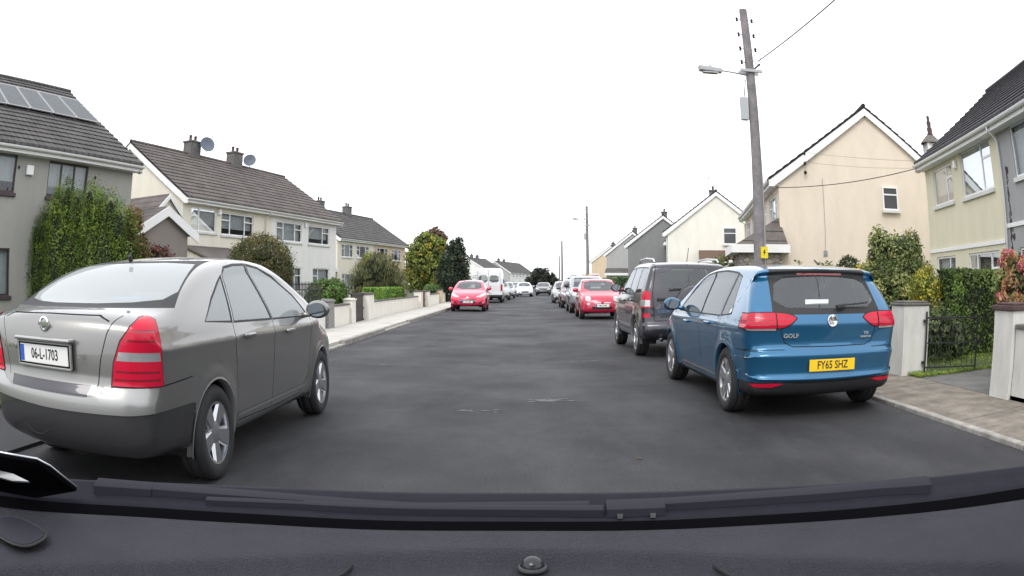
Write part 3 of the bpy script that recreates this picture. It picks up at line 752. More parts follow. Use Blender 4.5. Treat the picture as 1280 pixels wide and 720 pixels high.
plant('cypress_tree', 'dark green cone shaped cypress behind the red hatchback', 'tree', (-4.75, 51, 0), [(0, 0, 1.6, 1.15, 1.1, 1.6), (.1, 0, 2.6, .98, .9, 1.3), (.25, 0, 3.4, .60, .6, 1.0), (.35, 0, 4.0, .28, .3, .5), (-.15, 0, 3.6, .35, .3, .6)], 12000, .085, [(.022, .033, .020), (.032, .045, .026), (.045, .058, .032), (.016, .024, .016)], seed=13, shell=.85, up=.8, aspect=.4, tr=((0, 0, 0), (0, 0, 2.5), .14, .08), part='crown')
plant('rounded_bush', 'small bush over the far cream wall beside the red hatchback', 'bush', (-5.75, 46.5, 0), [(0, 0, .95, .4, 1.6, .35), (0, 3.5, .95, .4, 1.6, .3)], 3000, .07, G1, seed=14)
plant('far_tree', 'large dark tree at the far end of the road', 'tree', (3.2, 150, 0), [(0, 0, 2.4, 2.6, 2, 2.2), (1.4, 0, 2.0, 1.8, 1.5, 1.6), (-1.8, 0, 1.6, 1.5, 1.5, 1.3), (-.6, 0, 3.5, 1.2, 1.2, 1.0)], 5000, .22, [(.028, .032, .026), (.04, .045, .035), (.02, .024, .02)], seed=15, tr=((0, 0, 0), (0, 0, 2), .3, .15), part='crown')
for i, (x, y, s_, h_, lb) in enumerate([(-22, 95, 4.5, 6, 'bushy green tree behind the row of houses on the left'), (-11.5, 120, 3.5, 4.0, 'dark tree standing behind the cypress'), (9.5, 135, 3, 3.0, 'low tree beyond the distant poles'), (14, 150, 4, 3.6, 'grey-green tree behind the farthest house on the right'), (-17, 230, 5, 5, 'tree between the two distant grey roofs'), (-9, 92, 1.6, 2.0, 'dark shrub behind the white van'), (7.0, 200, 3.0, 3.4, 'tiny tree at the horizon beside the thin poles')]):
    plant('background_tree', lb, 'tree', (x, y, 0), [(0, 0, h_*.6, s_*.7, s_*.6, h_*.42), (s_*.4, 0, h_*.45, s_*.5, s_*.5, h_*.38), (-s_*.45, 0, h_*.45, s_*.5, s_*.5, h_*.4)], 2600, .2, G2, seed=30+i, group='trees beyond the houses', tr=((0, 0, 0), (0, 0, h_*.5), .2, .1), part='crown')
# right side
plant('mixed_shrub', 'big loose green garden shrub right of the blue hatchback', 'shrub', (7.35, 12.6, 0), [(-.2, 0, 1.0, .95, .8, .9), (.0, 0, 1.7, .6, .5, .55), (-.45, .1, 1.95, .30, .3, .45), (.4, .1, 1.95, .32, .3, .42), (.0, -.1, 1.2, 1.0, .7, .7)], 22000, .040, [(.12, .15, .05), (.17, .19, .07), (.08, .11, .035), (.22, .22, .08), (.055, .07, .03)], seed=16, shell=.6, clump=.15)
plant('yellow_shrub', 'yellow leaved shrub between the green shrub and the dark clipped hedge', 'shrub', (6.95, 10.7, 0), [(0, 0, 1.05, .36, .35, .60), (-.1, -.1, .55, .28, .28, .5), (-.25, 0, 1.2, .22, .22, .30)], 4200, .035, YEL, seed=17, core=False, shell=.4)
plant('leafy_shrub', 'pale leaved low shrub just behind the iron gate', 'shrub', (6.4, 9.6, 0), [(0, 0, .55, .42, .35, .45), (.5, 0, .45, .35, .3, .38)], 3000, .04, [(.06, .08, .03), (.10, .12, .06), (.035, .05, .02)], seed=18)
plant('clipped_hedge', 'tall dark clipped hedge across the garden right of the iron gate', 'hedge', (0, 0, 0), [(9.5, 10.3, .80, 2.35, .38, .74)], 26000, .036, [(.05, .08, .02), (.07, .11, .025), (.035, .055, .018), (.10, .15, .035)], seed=19, boxy=True)
plant('dome_shrub', 'small dark dome shaped bush below the gable wall', 'bush', (10.3, 21.3, 0), [(0, 0, 1.55, .48, .45, .60)], 3500, .04, [(.03, .042, .02), (.045, .06, .025)], seed=20, shell=.92, tr=((0, 0, 0), (0, 0, 1.2), .06, .05), part='crown')
plant('yellow_shrub', 'bright yellow shrub peeping over the blue hatchback roof', 'shrub', (8.1, 15.5, 0), [(0, 0, 1.2, .5, .4, .62), (.5, 0, 1.2, .4, .4, .55)], 2200, .06, YEL[:2]+[(.4, .3, .03)], seed=21)
plant('leafy_shrub', 'thin upright green stems behind the dark four wheel drive car', 'shrub', (8.0, 27, 0), [(-.4, 0, 1.4, .7, .6, 1.1), (.8, 0, 1.2, .8, .6, .9)], 2600, .08, [(.13, .15, .05), (.09, .11, .04)], seed=22, core=False, shell=.3)
plant('leafy_shrub', 'loose shrub under the gable wall behind the blue hatchback roof', 'shrub', (9.0, 20.5, 0), [(0, 0, 1.3, .6, .5, .75), (-1.0, 0, 1.3, .35, .4, .7)], 1900, .06, [(.13, .15, .05), (.09, .11, .04)], seed=25, core=False, shell=.3)
plant('low_hedge', 'long low green hedge behind the small red bubble shaped car', 'hedge', (6.6, 55, 0), [(0, 0, .9, .5, 6, .85), (1.5, -6, .9, 2.0, .5, .85)], 6000, .09, G1, seed=23, boxy=True)
# hydrangea: green leaves and pink flower heads, a planter bowl on the post
hy = empty('hydrangea', (6.22, 6.75, 0), 0, 'pink and orange flowering hydrangea above the near white gatepost', 'flowering shrub')
leaves('foliage', [(0, 0, 1.15, .42, .42, .52), (.35, .1, 1.1, .4, .4, .5)], 5500, .04, [(.10, .13, .04), (.06, .085, .03), (.20, .12, .06)], hy, seed=24)
rg = random.Random(4); fh = MB()
vs_bl = []
for k in range(150):
    a = rg.uniform(0, 6.28); zz = rg.uniform(.95, 1.68); rr_ = .47*rg.uniform(.6, 1)*math.sqrt(max(.15, 1-((zz-1.1)/.85)**2)); vs_bl.append((math.cos(a)*rr_+.12*(zz > 1), math.sin(a)*rr_, zz, .07, .07, .06))
leaves('flower_heads', vs_bl, 26000, .013, [(.36, .10, .13), (.42, .17, .18), (.30, .07, .10), (.42, .20, .10), (.30, .24, .08)], hy, seed=26, shell=.85, core=False, aspect=.9)
trunk(hy, (0, 0, 0), (0, 0, .9), .03, .015, 6, .3, 3, 'stem')
# short lawn blades on the visible garden
lg = leaves('grass', [(7.1, 9.0, .07, 1.9, .85, .02)], 9000, .025, [(.13, .19, .03), (.17, .23, .04), (.09, .14, .03)], None, boxy=True, core=False, aspect=.25, up=0, seed=27)
tag(lg, 'short bright green lawn grass behind the gateway', 'grass', kind='stuff')

# ------------------------------------------------------------------ boundary walls, posts, gates
def wall_run(label, x, y0, y1, h, m='r_wallcream', th=.2, cap='stone_cap', group='boundary walls on the left'):
    e = empty('boundary_wall', (x, y0, 0), 0, label, 'wall', group)
    MB().box(-th, 0, 0, y1-y0, 0, h-.05).build('wall_face', m, e)
    MB().box(-th-.03, .03, 0, y1-y0, h-.049, h).build('coping', cap, e, bevel=.01)
def post(name, label, x, y, wx, wy_, h, m, cap='stone_cap', group=None, ch=.06, co=.03):
    e = empty(name, (x, y, 0), 0, label, 'pillar', group)
    MB().box(-wx/2, wx/2, -wy_/2, wy_/2, 0, h-ch).build('shaft', m, e, bevel=.012)
    b = MB(); b.box(-wx/2-co, wx/2+co, -wy_/2-co, wy_/2+co, h-ch+.001, h-.015); b.box(-wx/2+.02, wx/2-.02, -wy_/2+.02, wy_/2-.02, h-.0145, h+.012); b.build('cap', cap, e, bevel=.01)
PG = 'gate pillars'
M['granite'] = mat('granite', (.26, .255, .25), .9, noise=.35, nscale=12, bump=.4, bscale=30)
wall_run('low white wall carrying the black railings', -5.2, 10.5, 18.95, .62, 'r_white')
post('stone_pillar', 'grey stone pillar at the end of the black railings', -5.28, 19.35, .32, .62, .86, 'granite', 'granite', PG)
wall_run('short cream wall under the rounded bush', -5.2, 19.72, 21.8, .70, 'r_wallcream')
post('gate_pillar', 'narrow cream pillar left of the black panel gate', -5.28, 22.15, .3, .5, .84, 'r_wallcream', 'r_wallcream', PG)
post('gate_pillar', 'cream pillar with a dark cap right of the black panel gate', -5.28, 24.65, .38, .95, .98, 'r_wallcream', 'stone_cap', PG)
wall_run('long cream wall with dark coping below the bright green hedge', -5.2, 25.2, 37.0, .70, 'r_wallcream')
post('gate_pillar', 'cream pillar left of the narrow brown gate', -5.28, 37.6, .38, .7, .95, 'r_wallcream', 'stone_cap', PG)
post('gate_pillar', 'cream pillar right of the narrow brown gate', -5.28, 40.6, .38, .7, .93, 'r_wallcream', 'stone_cap', PG)
wall_run('cream wall beyond the narrow brown gate', -5.2, 41.0, 46.5, .72, 'r_wallcream')
post('gate_pillar', 'peach coloured pillar just left of the red hatchback', -5.28, 47.2, .42, .8, .95, 'r_sand', 'stone_cap', PG)
wall_run('far cream wall running past the red hatchback', -5.2, 48.0, 72, .75, 'r_wallcream')
def panel_gate(label, y0, y1, h, m):
    e = empty('panel_gate', (-5.28, y0, 0), 0, label, 'gate'); b = MB(); b.box(-.02, .0, 0, y1-y0, .08, h); b.build('panel', m, e)
    f = MB()
    for z in (.12, h*.5, h-.04): f.box(.001, .03, 0, y1-y0, z-.03, z+.03)
    f.build('rail', m, e)
M['gate_brown'] = mat('gate_brown', (.10, .055, .035), .6, noise=.2, nscale=20)
panel_gate('solid black panel gate between the cream pillars', 22.42, 24.15, .98, 'iron')
panel_gate('narrow brown panel gate in the far cream wall', 38.0, 40.2, .92, 'gate_brown')
rl = empty('railing', (-5.3, 11, 0), 0, 'black iron railings with spiked tops on the low white wall', 'railing')
b = MB(); b.box(-.015, .015, 0, 7.9, 1.12, 1.15); b.box(-.015, .015, 0, 7.9, .70, .73); b.build('rail', 'iron', rl)
b = MB()
for k in range(62):
    y = .1+k*.127; b.box(-.009, .009, y-.009, y+.009, .60, 1.26); b.add([(-.02, y, 1.25), (.02, y, 1.25), (0, y-.02, 1.25), (0, y+.02, 1.25), (0, y, 1.34)], [(0, 2, 4), (2, 1, 4), (1, 3, 4), (3, 0, 4)])
b.build('baluster', 'iron', rl)
# right side gateway
M['post_white'] = render_mat('post_white', (.66, .65, .61), .12)
post('gatepost', 'white gatepost beside the rear of the blue hatchback', 5.34, 8.75, .50, .42, 1.03, 'post_white', 'stone_cap', 'white gateposts', .05, .02)
post('gatepost', 'white gatepost with a brown cap under the pink hydrangea', 5.45, 5.92, .50, .48, 1.06, 'post_white', 'terracotta', 'white gateposts', .07, .03)
for (ya, yb, lb) in ((9.0, 22, 'low white garden wall behind the blue hatchback'), (22.2, 60, 'low white garden wall behind the row of parked cars'), (-6, 5.66, 'white garden wall beside the near gatepost')):
    wall_run(lb, 5.45, ya, yb, .85, 'post_white', .2, 'stone_cap', 'garden walls on the right')
wg = empty('iron_gate', (5.50, 8.50, 0), math.atan2(-.42, .86), 'black wrought iron gate standing open inside the gateway', 'gate')
b = MB(); L_ = .98
b.box(0, .03, -.015, .015, .06, .90); b.box(L_-.03, L_, -.012, .012, .08, .84); b.box(.031, L_-.031, -.01, .01, .80, .825); b.box(.031, L_-.031, -.01, .01, .12, .14); b.box(.031, L_-.031, -.01, .01, .46, .475)
b.build('gate_frame', 'iron', wg)
b = MB()
for k in range(9):
    x = .09+k*.10; b.box(x-.005, x+.005, -.005, .005, .141, .459); 
    if k % 2 == 0: b.box(x-.005, x+.005, -.005, .005, .476, .799)
for k in range(4):
    x = .14+k*.22; pts = [Vector((x+.075*math.cos(t_), 0, .63+.075*math.sin(t_))) for t_ in [2*math.pi*i/14 for i in range(15)]]; b.tube(pts, .005, 5, False)
b.build('scroll_bars', 'iron', wg)
gh = MB(); gh.box(-.045, -.001, -.02, .02, .75, .79); gh.build('hinge', 'iron', wg); gh = MB(); gh.box(-.045, -.001, -.02, .02, .18, .22); gh.build('hinge', 'iron', wg)

# ------------------------------------------------------------------ houses
HA = math.atan(.22)
def house(name, label, E_, side, L, hw, ze, zr, cols, wins=[], gwins=[], tile='tile_brown', frame='white_pvc', chim=[], near=True, split=None, dish=(), fascia=True, sillm='sill', group=None, panels=None, dp=(), pitch_over=.35, string=None, detail=True):
    s = 1 if side == 'L' else -1
    ang = math.pi/2 - HA if side == 'L' else -math.pi/2 - HA
    root = empty(name, (E_[0], E_[1], 0), ang, label, 'house', group)
    def T(a, b, z): return (s*a, b, z)
    B0 = .34                                   # facade plane
    D2 = 2*hw                                  # eave to eave depth
    A0, A1 = .14, L-.14
    holes = [(a, z, w_, h_) for (a, z, w_, h_, *_r) in wins]
    def wallpanel(u0, u1, z0, z1, hs, P, mb, dep=.11):
        us = sorted({u0, u1} | {h[0] for h in hs} | {h[0]+h[2] for h in hs}); zs = sorted({z0, z1} | {h[1] for h in hs} | {h[1]+h[3] for h in hs})
        us = [u for u in us if u0-1e-6 <= u <= u1+1e-6]
        for i in range(len(us)-1):
            for j in range(len(zs)-1):
                uc, zc = (us[i]+us[i+1])/2, (zs[j]+zs[j+1])/2
                if any(h[0] < uc < h[0]+h[2] and h[1] < zc < h[1]+h[3] for h in hs): continue
                mb.quad(P(us[i], 0, zs[j]), P(us[i+1], 0, zs[j]), P(us[i+1], 0, zs[j+1]), P(us[i], 0, zs[j+1]))
        for (u, z, w_, h_) in hs:
            for (p, q) in (((u, z), (u+w_, z)), ((u+w_, z), (u+w_, z+h_)), ((u+w_, z+h_), (u, z+h_)), ((u, z+h_), (u, z))):
                mb.quad(P(p[0], 0, p[1]), P(q[0], 0, q[1]), P(q[0], dep, q[1]), P(p[0], dep, p[1]))
    F = lambda u, d, z: T(u, B0+d, z)
    segs = [(A0, split or A1, cols[0])] + ([(split, A1, cols[1])] if split else [])
    for (u0, u1, cm) in segs:
        mb = MB(); wallpanel(u0, u1, 0, ze+.02, [h for h in holes if u0 < h[0]+h[2]/2 < u1], F, mb)
        mb.quad(T(u0, D2-B0, 0), T(u1, D2-B0, 0), T(u1, D2-B0, ze), T(u0, D2-B0, ze))
        for (av, sgn) in ((u0, 1), (u1, -1)):
            if (av == A0) or (av == A1):
                Gp = lambda u, d, z, av=av, sgn=sgn: T(av+d*sgn, u, z)
                gh_ = []
                wallpanel(B0, D2-B0, 0, ze+.02, gh_, Gp, mb)
                mb.quad(T(av, B0, ze+.02), T(av, D2-B0, ze+.02), T(av, hw, zr-.12))
        mb.build('wall', cm, root)
    if string:
        for (u0, u1, z) in string: MB().box(min(s*u0, s*u1), max(s*u0, s*u1), B0-.035, B0-.001, z, z+.09).build('string_course', 'white_board', root)
    # windows
    def window(P, u, z, w_, h_, style, fm=frame, proud=False):
        ft = .055; f = MB()
        def bx(u0, u1, z0, z1, d0=.035, d1=.095):
            c = [P(uu, dd, zz) for uu in (u0, u1) for dd in (d0, d1) for zz in (z0, z1)]
            xs = [p[0] for p in c]; ys = [p[1] for p in c]; zz_ = [p[2] for p in c]; f.box(min(xs), max(xs), min(ys), max(ys), min(zz_), max(zz_))
        bx(u, u+w_, z, z+ft); bx(u, u+w_, z+h_-ft, z+h_); bx(u, u+ft, z+ft+.0005, z+h_-ft-.0005); bx(u+w_-ft, u+w_, z+ft+.0005, z+h_-ft-.0005)
        div, tr = {'three': ([.27, .73], (0, 2)), 'two': ([.32], (0,)), 'twor': ([.68], (1,)), 'one': ([], (0,)), 'plain': ([], ()), 'equal': ([.34, .67], ()), 'four': ([.25, .5, .75], (0, 3)), 'door': ([], ())}[style]
        e_ = [0] + div + [1]
        for d in div: bx(u+w_*d-.03, u+w_*d+.03, z+ft+.0005, z+h_-ft-.0005, .038, .092)
        for t in tr: bx(u+w_*e_[t]+.04, u+w_*e_[t+1]-.04, z+h_*.66-.025, z+h_*.66+.025, .042, .088)
        fo = f.build('window', fm, root)
        g = MB(); g.quad(P(u+.02, .062, z+.02), P(u+w_-.02, .062, z+.02), P(u+w_-.02, .062, z+h_-.02), P(u+.02, .062, z+h_-.02)); g.build('pane', 'pane_dark' if proud or not detail else 'pane', fo)
        if detail and not proud:
            rr = random.random(); n_ = 26
            full = rr < .7
            for (c0, c1) in (((0, 1),) if full else ((0, .24), (.76, 1))):
                c = MB(); rows = [[P(u+w_*(c0+(c1-c0)*k/n_), .20+.018*math.sin(k*1.9), zz) for k in range(n_+1)] for zz in (z+(.0 if not full else h_*random.choice((0, .1, .3))), z+h_)]
                c.grid(rows); c.build('curtain', 'curtain', fo, smooth=True)
        sl_ = MB(); c = [P(uu, dd, zz) for uu in (u-.06, u+w_+.06) for dd in (-.07, .034) for zz in (z-.10, z-.001)]
        xs = [p[0] for p in c]; ys = [p[1] for p in c]; sl_.box(min(xs), max(xs), min(ys), max(ys), z-.10, z-.001); sl_.build('sill', sillm, fo, bevel=.008)
    for (a, z, w_, h_, *r_) in wins:
        st = r_[0] if r_ else 'three'
        if st == 'door':
            d = MB(); c = [F(uu, dd, zz) for uu in (a, a+w_) for dd in (.05, .10) for zz in (z, z+h_)]; xs = [p[0] for p in c]; ys = [p[1] for p in c]
            d.box(min(xs), max(xs), min(ys), max(ys), z, z+h_); do = d.build('door', r_[1] if len(r_) > 1 else 'gate_brown', root)
            g = MB(); g.box(min(xs)+w_*.3, max(xs)-w_*.3, min(ys)-.004, min(ys)-.001, z+h_*.55, z+h_*.88); g.build('door_pane', 'pane', do)
        else: window(F, a, z, w_, h_, st)
    for (b_, z, w_, h_, *r_) in gwins: window(lambda u, d, zz: T(A0+d-.097, u, zz), b_, z, w_, h_, r_[0] if r_ else 'one', frame, True)
    # roof slopes with stepped courses
    rise = zr-ze; slen = math.hypot(hw, rise); nc = int(slen/.34)
    rl_ = MB(); nrm = Vector((0, -rise, hw)).normalized()
    for sd in (0, 1):
        for a0, a1 in ((0, L),):
            pr = []
            for k in range(nc):
                f0, f1 = k/nc, (k+1)/nc
                p0 = Vector((0, hw*f0, ze+rise*f0)); p1 = Vector((0, hw*f1, ze+rise*f1))
                pr += [p0+nrm*.045, p1+nrm*.012]
            pts = [Vector((0, -.03, ze-.03))] + pr + [Vector((0, hw, zr-.06)), Vector((0, 0.02, ze-.07))]
            if sd: pts = [Vector((0, D2-p.y, p.z)) for p in pts]
            rl_.prism([(s*a0, p.y, p.z) for p in pts], (s*(a1-a0), 0, 0))
    ro = rl_.build('roof', tile, root)
    rc = MB(); rc.tube([T(0, hw, zr+.03), T(L, hw, zr+.03)], .085, 8); rc.build('ridge_tile', tile, ro)
    # barge boards both gables, fascia, soffit, gutter
    for av, off in ((0, 0), (L, 0)):
        bg = MB(); w_ = .24; t0 = .0 if av == 0 else -.04
        for sd in (0, 1):
            q = [(-.02, ze-.07), (hw, zr-.08), (hw, zr-.08-w_*1.12), (.16, ze-.07-w_*.9), (-.02, ze-.07-w_*.9)]
            if sd: q = [(D2-y, z) for y, z in q]
            bg.prism([(s*(av+t0), y, z) for y, z in q], (s*.04, 0, 0))
            q = [(.0, ze-.20), (hw, zr-.21), (hw, zr-.24), (.0, ze-.23)]
            if sd: q = [(D2-y, z) for y, z in q]
            bg.prism([(s*(av+(.041 if av == 0 else -.135)), y, z) for y, z in q], (s*.094, 0, 0))
        bg.build('bargeboard', 'white_board', root)
    for sd in (0, 1):
        fs = MB(); Y = (lambda y: D2-y) if sd else (lambda y: y)
        y0, y1 = sorted((Y(0.03), Y(.055))); fs.box(min(0, s*L)+.045, max(0, s*L)-.045, y0, y1, ze-.24, ze-.08)
        y0, y1 = sorted((Y(.056), Y(B0-.001))); fs.box(min(0, s*L)+.045, max(0, s*L)-.045, y0, y1, ze-.24, ze-.22)
        fs.build('fascia', 'white_board', root)
        g = MB(); rows = []
        for a_ in (-.02, L+.02):
            rows.append([T(a_, Y(-.035-.065*math.cos(t)), ze-.075-.075*math.sin(t)) for t in [math.pi*k/8 for k in range(9)]])
        g.grid(rows); g.build('gutter', 'white_pvc', root, smooth=True)
    for a_ in dp:
        d = MB(); d.tube([T(a_, -.03, ze-.14), T(a_, -.02, ze-.24), T(a_, B0-.06, ze-.42), T(a_, B0-.06, .1)], .036, 8); d.build('downpipe', 'white_pvc', root, smooth=True)
    for (a_, nb, ant) in chim:
        c = MB(); c.box(min(s*(a_-.45), s*(a_+.45)), max(s*(a_-.45), s*(a_+.45)), hw-.28, hw+.28, zr-.6, zr+.62); co = c.build('chimney', 'chimney_render', ro, bevel=.01)
        c = MB(); c.box(min(s*(a_-.50), s*(a_+.50)), max(s*(a_-.50), s*(a_+.50)), hw-.33, hw+.33, zr+.621, zr+.70); c.build('chimney_cap', 'stone_cap', ro)
        for k in range(nb):
            x = s*(a_-.22+.44*k/max(1, nb-1)); c = MB(); c.lathe([(.09, 0), (.10, .03), (.075, .06), (.085, .28), (.10, .30), (.07, .31), (0, .30)], 12, Matrix.Translation((x, hw, zr+.70))); c.build('chimney_pot', 'terracotta', ro, smooth=True)
        if ant:
            c = MB(); x = s*a_; c.tube([(x, hw-.3, zr+.1), (x, hw-.3, zr+1.75)], .016, 6); c.tube([(x-.5, hw-.3, zr+1.7), (x+.5, hw-.3, zr+1.7)], .010, 5)
            for k in range(6): c.tube([(x-.45+.17*k, hw-.3-.18, zr+1.7), (x-.45+.17*k, hw-.3+.18, zr+1.7)], .007, 5)
            c.build('tv_aerial', 'aerial', ro)
    for (a_, b_, z_, rr, yaw) in dish:
        mt = Matrix.Translation(T(a_, b_, z_)) @ Matrix.Rotation(yaw, 4, 'Z') @ Matrix.Rotation(R(70), 4, 'X')
        c = MB(); c.lathe([(0, .0), (rr*.5, .02), (rr, .09), (rr+.01, .085), (rr*.5, .01), (0, -.01)], 24, mt)
        p0 = mt @ Vector((0, 0, -.02)); c.tube([p0, p0+Vector((0, .0, -.35))], .02, 6); c.tube([mt @ Vector((0, rr*.9, .06)), mt @ Vector((0, 0, rr*.9))], .010, 5); c.ell(tuple(mt @ Vector((0, 0, rr*.9))), (.04, .04, .05), 8, 6)
        c.build('satellite_dish', 'dish_grey', root, smooth=True, angle=40)
    return root, T, s

def lean_to(name, label, root_T, cm, a0, a1, b0, b1, h0, h1, par, tile='tile_brown', board='white_board', front_hole=None):
    """mono-pitch outbuilding or porch as a part of the house"""
    r0, T, s = root_T
    w_ = MB(); q = [T(a0, b0, 0), T(a1, b0, 0), T(a1, b0, h0), T(a0, b0, h0)]
    w_.quad(*q); w_.quad(T(a0, b0, 0), T(a0, b1, 0), T(a0, b1, h1), T(a0, b0, h0)); w_.quad(T(a1, b0, 0), T(a1, b1, 0), T(a1, b1, h1), T(a1, b0, h0))
    o = w_.build(name, cm, r0)
    t = MB(); sl = (h1-h0)/(b1-b0) if b1 != b0 else 0
    t.prism([T(a0-.12, b0-.25, h0-.25*sl+.06), T(a0-.12, b1, h1+.06), T(a0-.12, b1, h1+.14), T(a0-.12, b0-.25, h0-.25*sl+.14)], Vector(T(a1-a0+.24, 0, 0)))
    t.build('porch_roof', tile, o)
    f = MB(); c = [T(a0-.14, b0-.29, 0), T(a1+.14, b0-.255, 0)]; f.box(min(c[0][0], c[1][0]), max(c[0][0], c[1][0]), min(c[0][1], c[1][1]), max(c[0][1], c[1][1]), h0-.25*sl-.12, h0-.25*sl+.15)
    f.build('porch_fascia', board, o)
    return o

def gable_box(hroot, name, cm, a0, a1, b0, b1, he, hr, tile, over=.2, bw=.2, wall_z0=0):
    """gabled extension whose ridge runs away from the road (along b); gable faces the road"""
    r0, T, s = hroot; am = (a0+a1)/2
    w_ = MB(); w_.quad(T(a0, b0, wall_z0), T(a1, b0, wall_z0), T(a1, b0, he), T(am, b0, hr-.05), T(a0, b0, he)); w_.quad(T(a0, b0, wall_z0), T(a0, b1, wall_z0), T(a0, b1, he), T(a0, b0, he)); w_.quad(T(a1, b0, wall_z0), T(a1, b1, wall_z0), T(a1, b1, he), T(a1, b0, he))
    o = w_.build(name, cm, r0)
    for sg_, nm in ((1, 'roof_slope'), (-1, 'roof_slope')):
        t = MB(); ae = (a0-over) if sg_ == 1 else (a1+over); sl = (hr-he)/abs(am-(a0 if sg_ == 1 else a1))
        t.prism([T(ae, b0-.12, he-over*sl), T(am, b0-.12, hr), T(am, b0-.12, hr+.07), T(ae, b0-.12, he-over*sl+.07)], (0, b1-b0+.12, 0)); t.build(nm, tile, o)
        t = MB(); t.prism([T(ae, b0-.16, he-over*sl+.06), T(am, b0-.16, hr+.06), T(am, b0-.16, hr+.06-bw), T(ae, b0-.16, he-over*sl+.06-bw)], (0, .035, 0)); t.build('bargeboard', 'white_board', o)
    return o
M['stone'] = None
M['dish_grey'] = mat('dish_grey', (.10, .115, .15), .6)
def stone_mat():
    m = bpy.data.materials.new('rubble_stone'); m.use_nodes = True; n = m.node_tree; p = n.nodes['Principled BSDF']; p.inputs['Roughness'].default_value = .9
    tc = n.nodes.new('ShaderNodeTexCoord'); v = n.nodes.new('ShaderNodeTexVoronoi'); v.inputs['Scale'].default_value = 4.5; mp = n.nodes.new('ShaderNodeMapping'); mp.inputs['Scale'].default_value = (1, 1, 1.8)
    v2 = n.nodes.new('ShaderNodeTexVoronoi'); v2.feature = 'DISTANCE_TO_EDGE'; v2.inputs['Scale'].default_value = 4.5
    r = n.nodes.new('ShaderNodeValToRGB'); r.color_ramp.elements[0].color = (.16, .14, .12, 1); r.color_ramp.elements[1].color = (.34, .31, .27, 1)
    r2 = n.nodes.new('ShaderNodeValToRGB'); r2.color_ramp.elements[0].position = .03; r2.color_ramp.elements[1].position = .06
    mx = n.nodes.new('ShaderNodeMixRGB'); mx.inputs[1].default_value = (.10, .095, .09, 1)
    n.links.new(tc.outputs['Object'], mp.inputs[0]); n.links.new(mp.outputs[0], v.inputs['Vector']); n.links.new(mp.outputs[0], v2.inputs['Vector'])
    n.links.new(v.outputs['Color'], r.inputs[0]); n.links.new(v2.outputs['Distance'], r2.inputs[0]); n.links.new(r2.outputs[0], mx.inputs[0]); n.links.new(r.outputs[0], mx.inputs[2]); n.links.new(mx.outputs[0], p.inputs['Base Color'])
    b = n.nodes.new('ShaderNodeBump'); b.inputs['Strength'].default_value = .8; b.inputs['Distance'].default_value = .03; n.links.new(r2.outputs[0], b.inputs['Height']); n.links.new(b.outputs[0], p.inputs['Normal'])
    return m
M['stone'] = stone_mat()
M['solar'] = mat('solar', (.05, .058, .062), .45, spec=.35, noise=.25, nscale=3)
random.seed(21)
cosA, sinA = math.cos(HA), math.sin(HA)
def back(E_, d): return (E_[0]-sinA*d, E_[1]-cosA*d)      # a point d metres nearer along the house line
up3 = 3.45
# H1: grey house far left (its far end stands at E + L)
E1 = back((-11.33, 18.88), 14.8)
h1 = house('house', 'grey rendered house with roof solar panels and dark window frames on the far left', E1, 'L', 14.8, 5.3, 4.86, 8.32, ['r_grey'],
    wins=[(8.0-.85, 3.62, 1.75, 1.05, 'two'), (10.45, 3.62, 1.95, .98, 'equal'), (7.1, 1.0, 1.8, 1.2, 'two'), (10.6, .1, .95, 2.05, 'door', 'iron'), (12.2, 1.0, 1.4, 1.2, 'two')], frame='dark_frame', sillm='brown_sill', tile='tile_dark', dp=(), chim=[(7.4, 2, False)])
r0, T, s = h1
pn = Vector((0, -(8.32-4.86), 5.3)).normalized()
for k in range(7):
    f0, f1 = .45, .79; a0 = 14.5-1.335*(k+1); a1 = a0+1.29
    P0 = Vector((0, 5.3*f0, 4.86+3.46*f0)); P1 = Vector((0, 5.3*f1, 4.86+3.46*f1))
    o = pn*.10; q = [P0+o, P1+o]; fm = MB()
    fm.prism([(a0, P0.y+o.y, P0.z+o.z), (a1, P0.y+o.y, P0.z+o.z), (a1, P1.y+o.y, P1.z+o.z), (a0, P1.y+o.y, P1.z+o.z)], pn*.035)
    pf = fm.build('solar_panel', 'alloy', r0)
    dy = (P1-P0).normalized()*.05; o2 = pn*.138
    g_ = MB(); g_.quad((a0+.04, *(P0+dy+o2)[1:]), (a1-.04, *(P0+dy+o2)[1:]), (a1-.04, *(P1-dy+o2)[1:]), (a0+.04, *(P1-dy+o2)[1:])); g_.build('solar_glass', 'solar', pf)
MB().box(9.35, 9.68, .24, .335, 4.12, 4.38).build('alarm_box', 'white_pvc', r0, bevel=.02)
for a_ in (9.0, 12.75): MB().lathe([(.05, 0), (.05, .02), (0, .02)], 12, Matrix.Translation((a_, .335, 4.30)) @ Matrix.Rotation(R(90), 4, 'X')).build('wall_vent', 'black', r0)
gable_box(h1, 'garage', 'r_brownwall', 14.5, 16.95, -.4, 6.5, 3.0, 3.56, 'tile_brown', .45, .30)

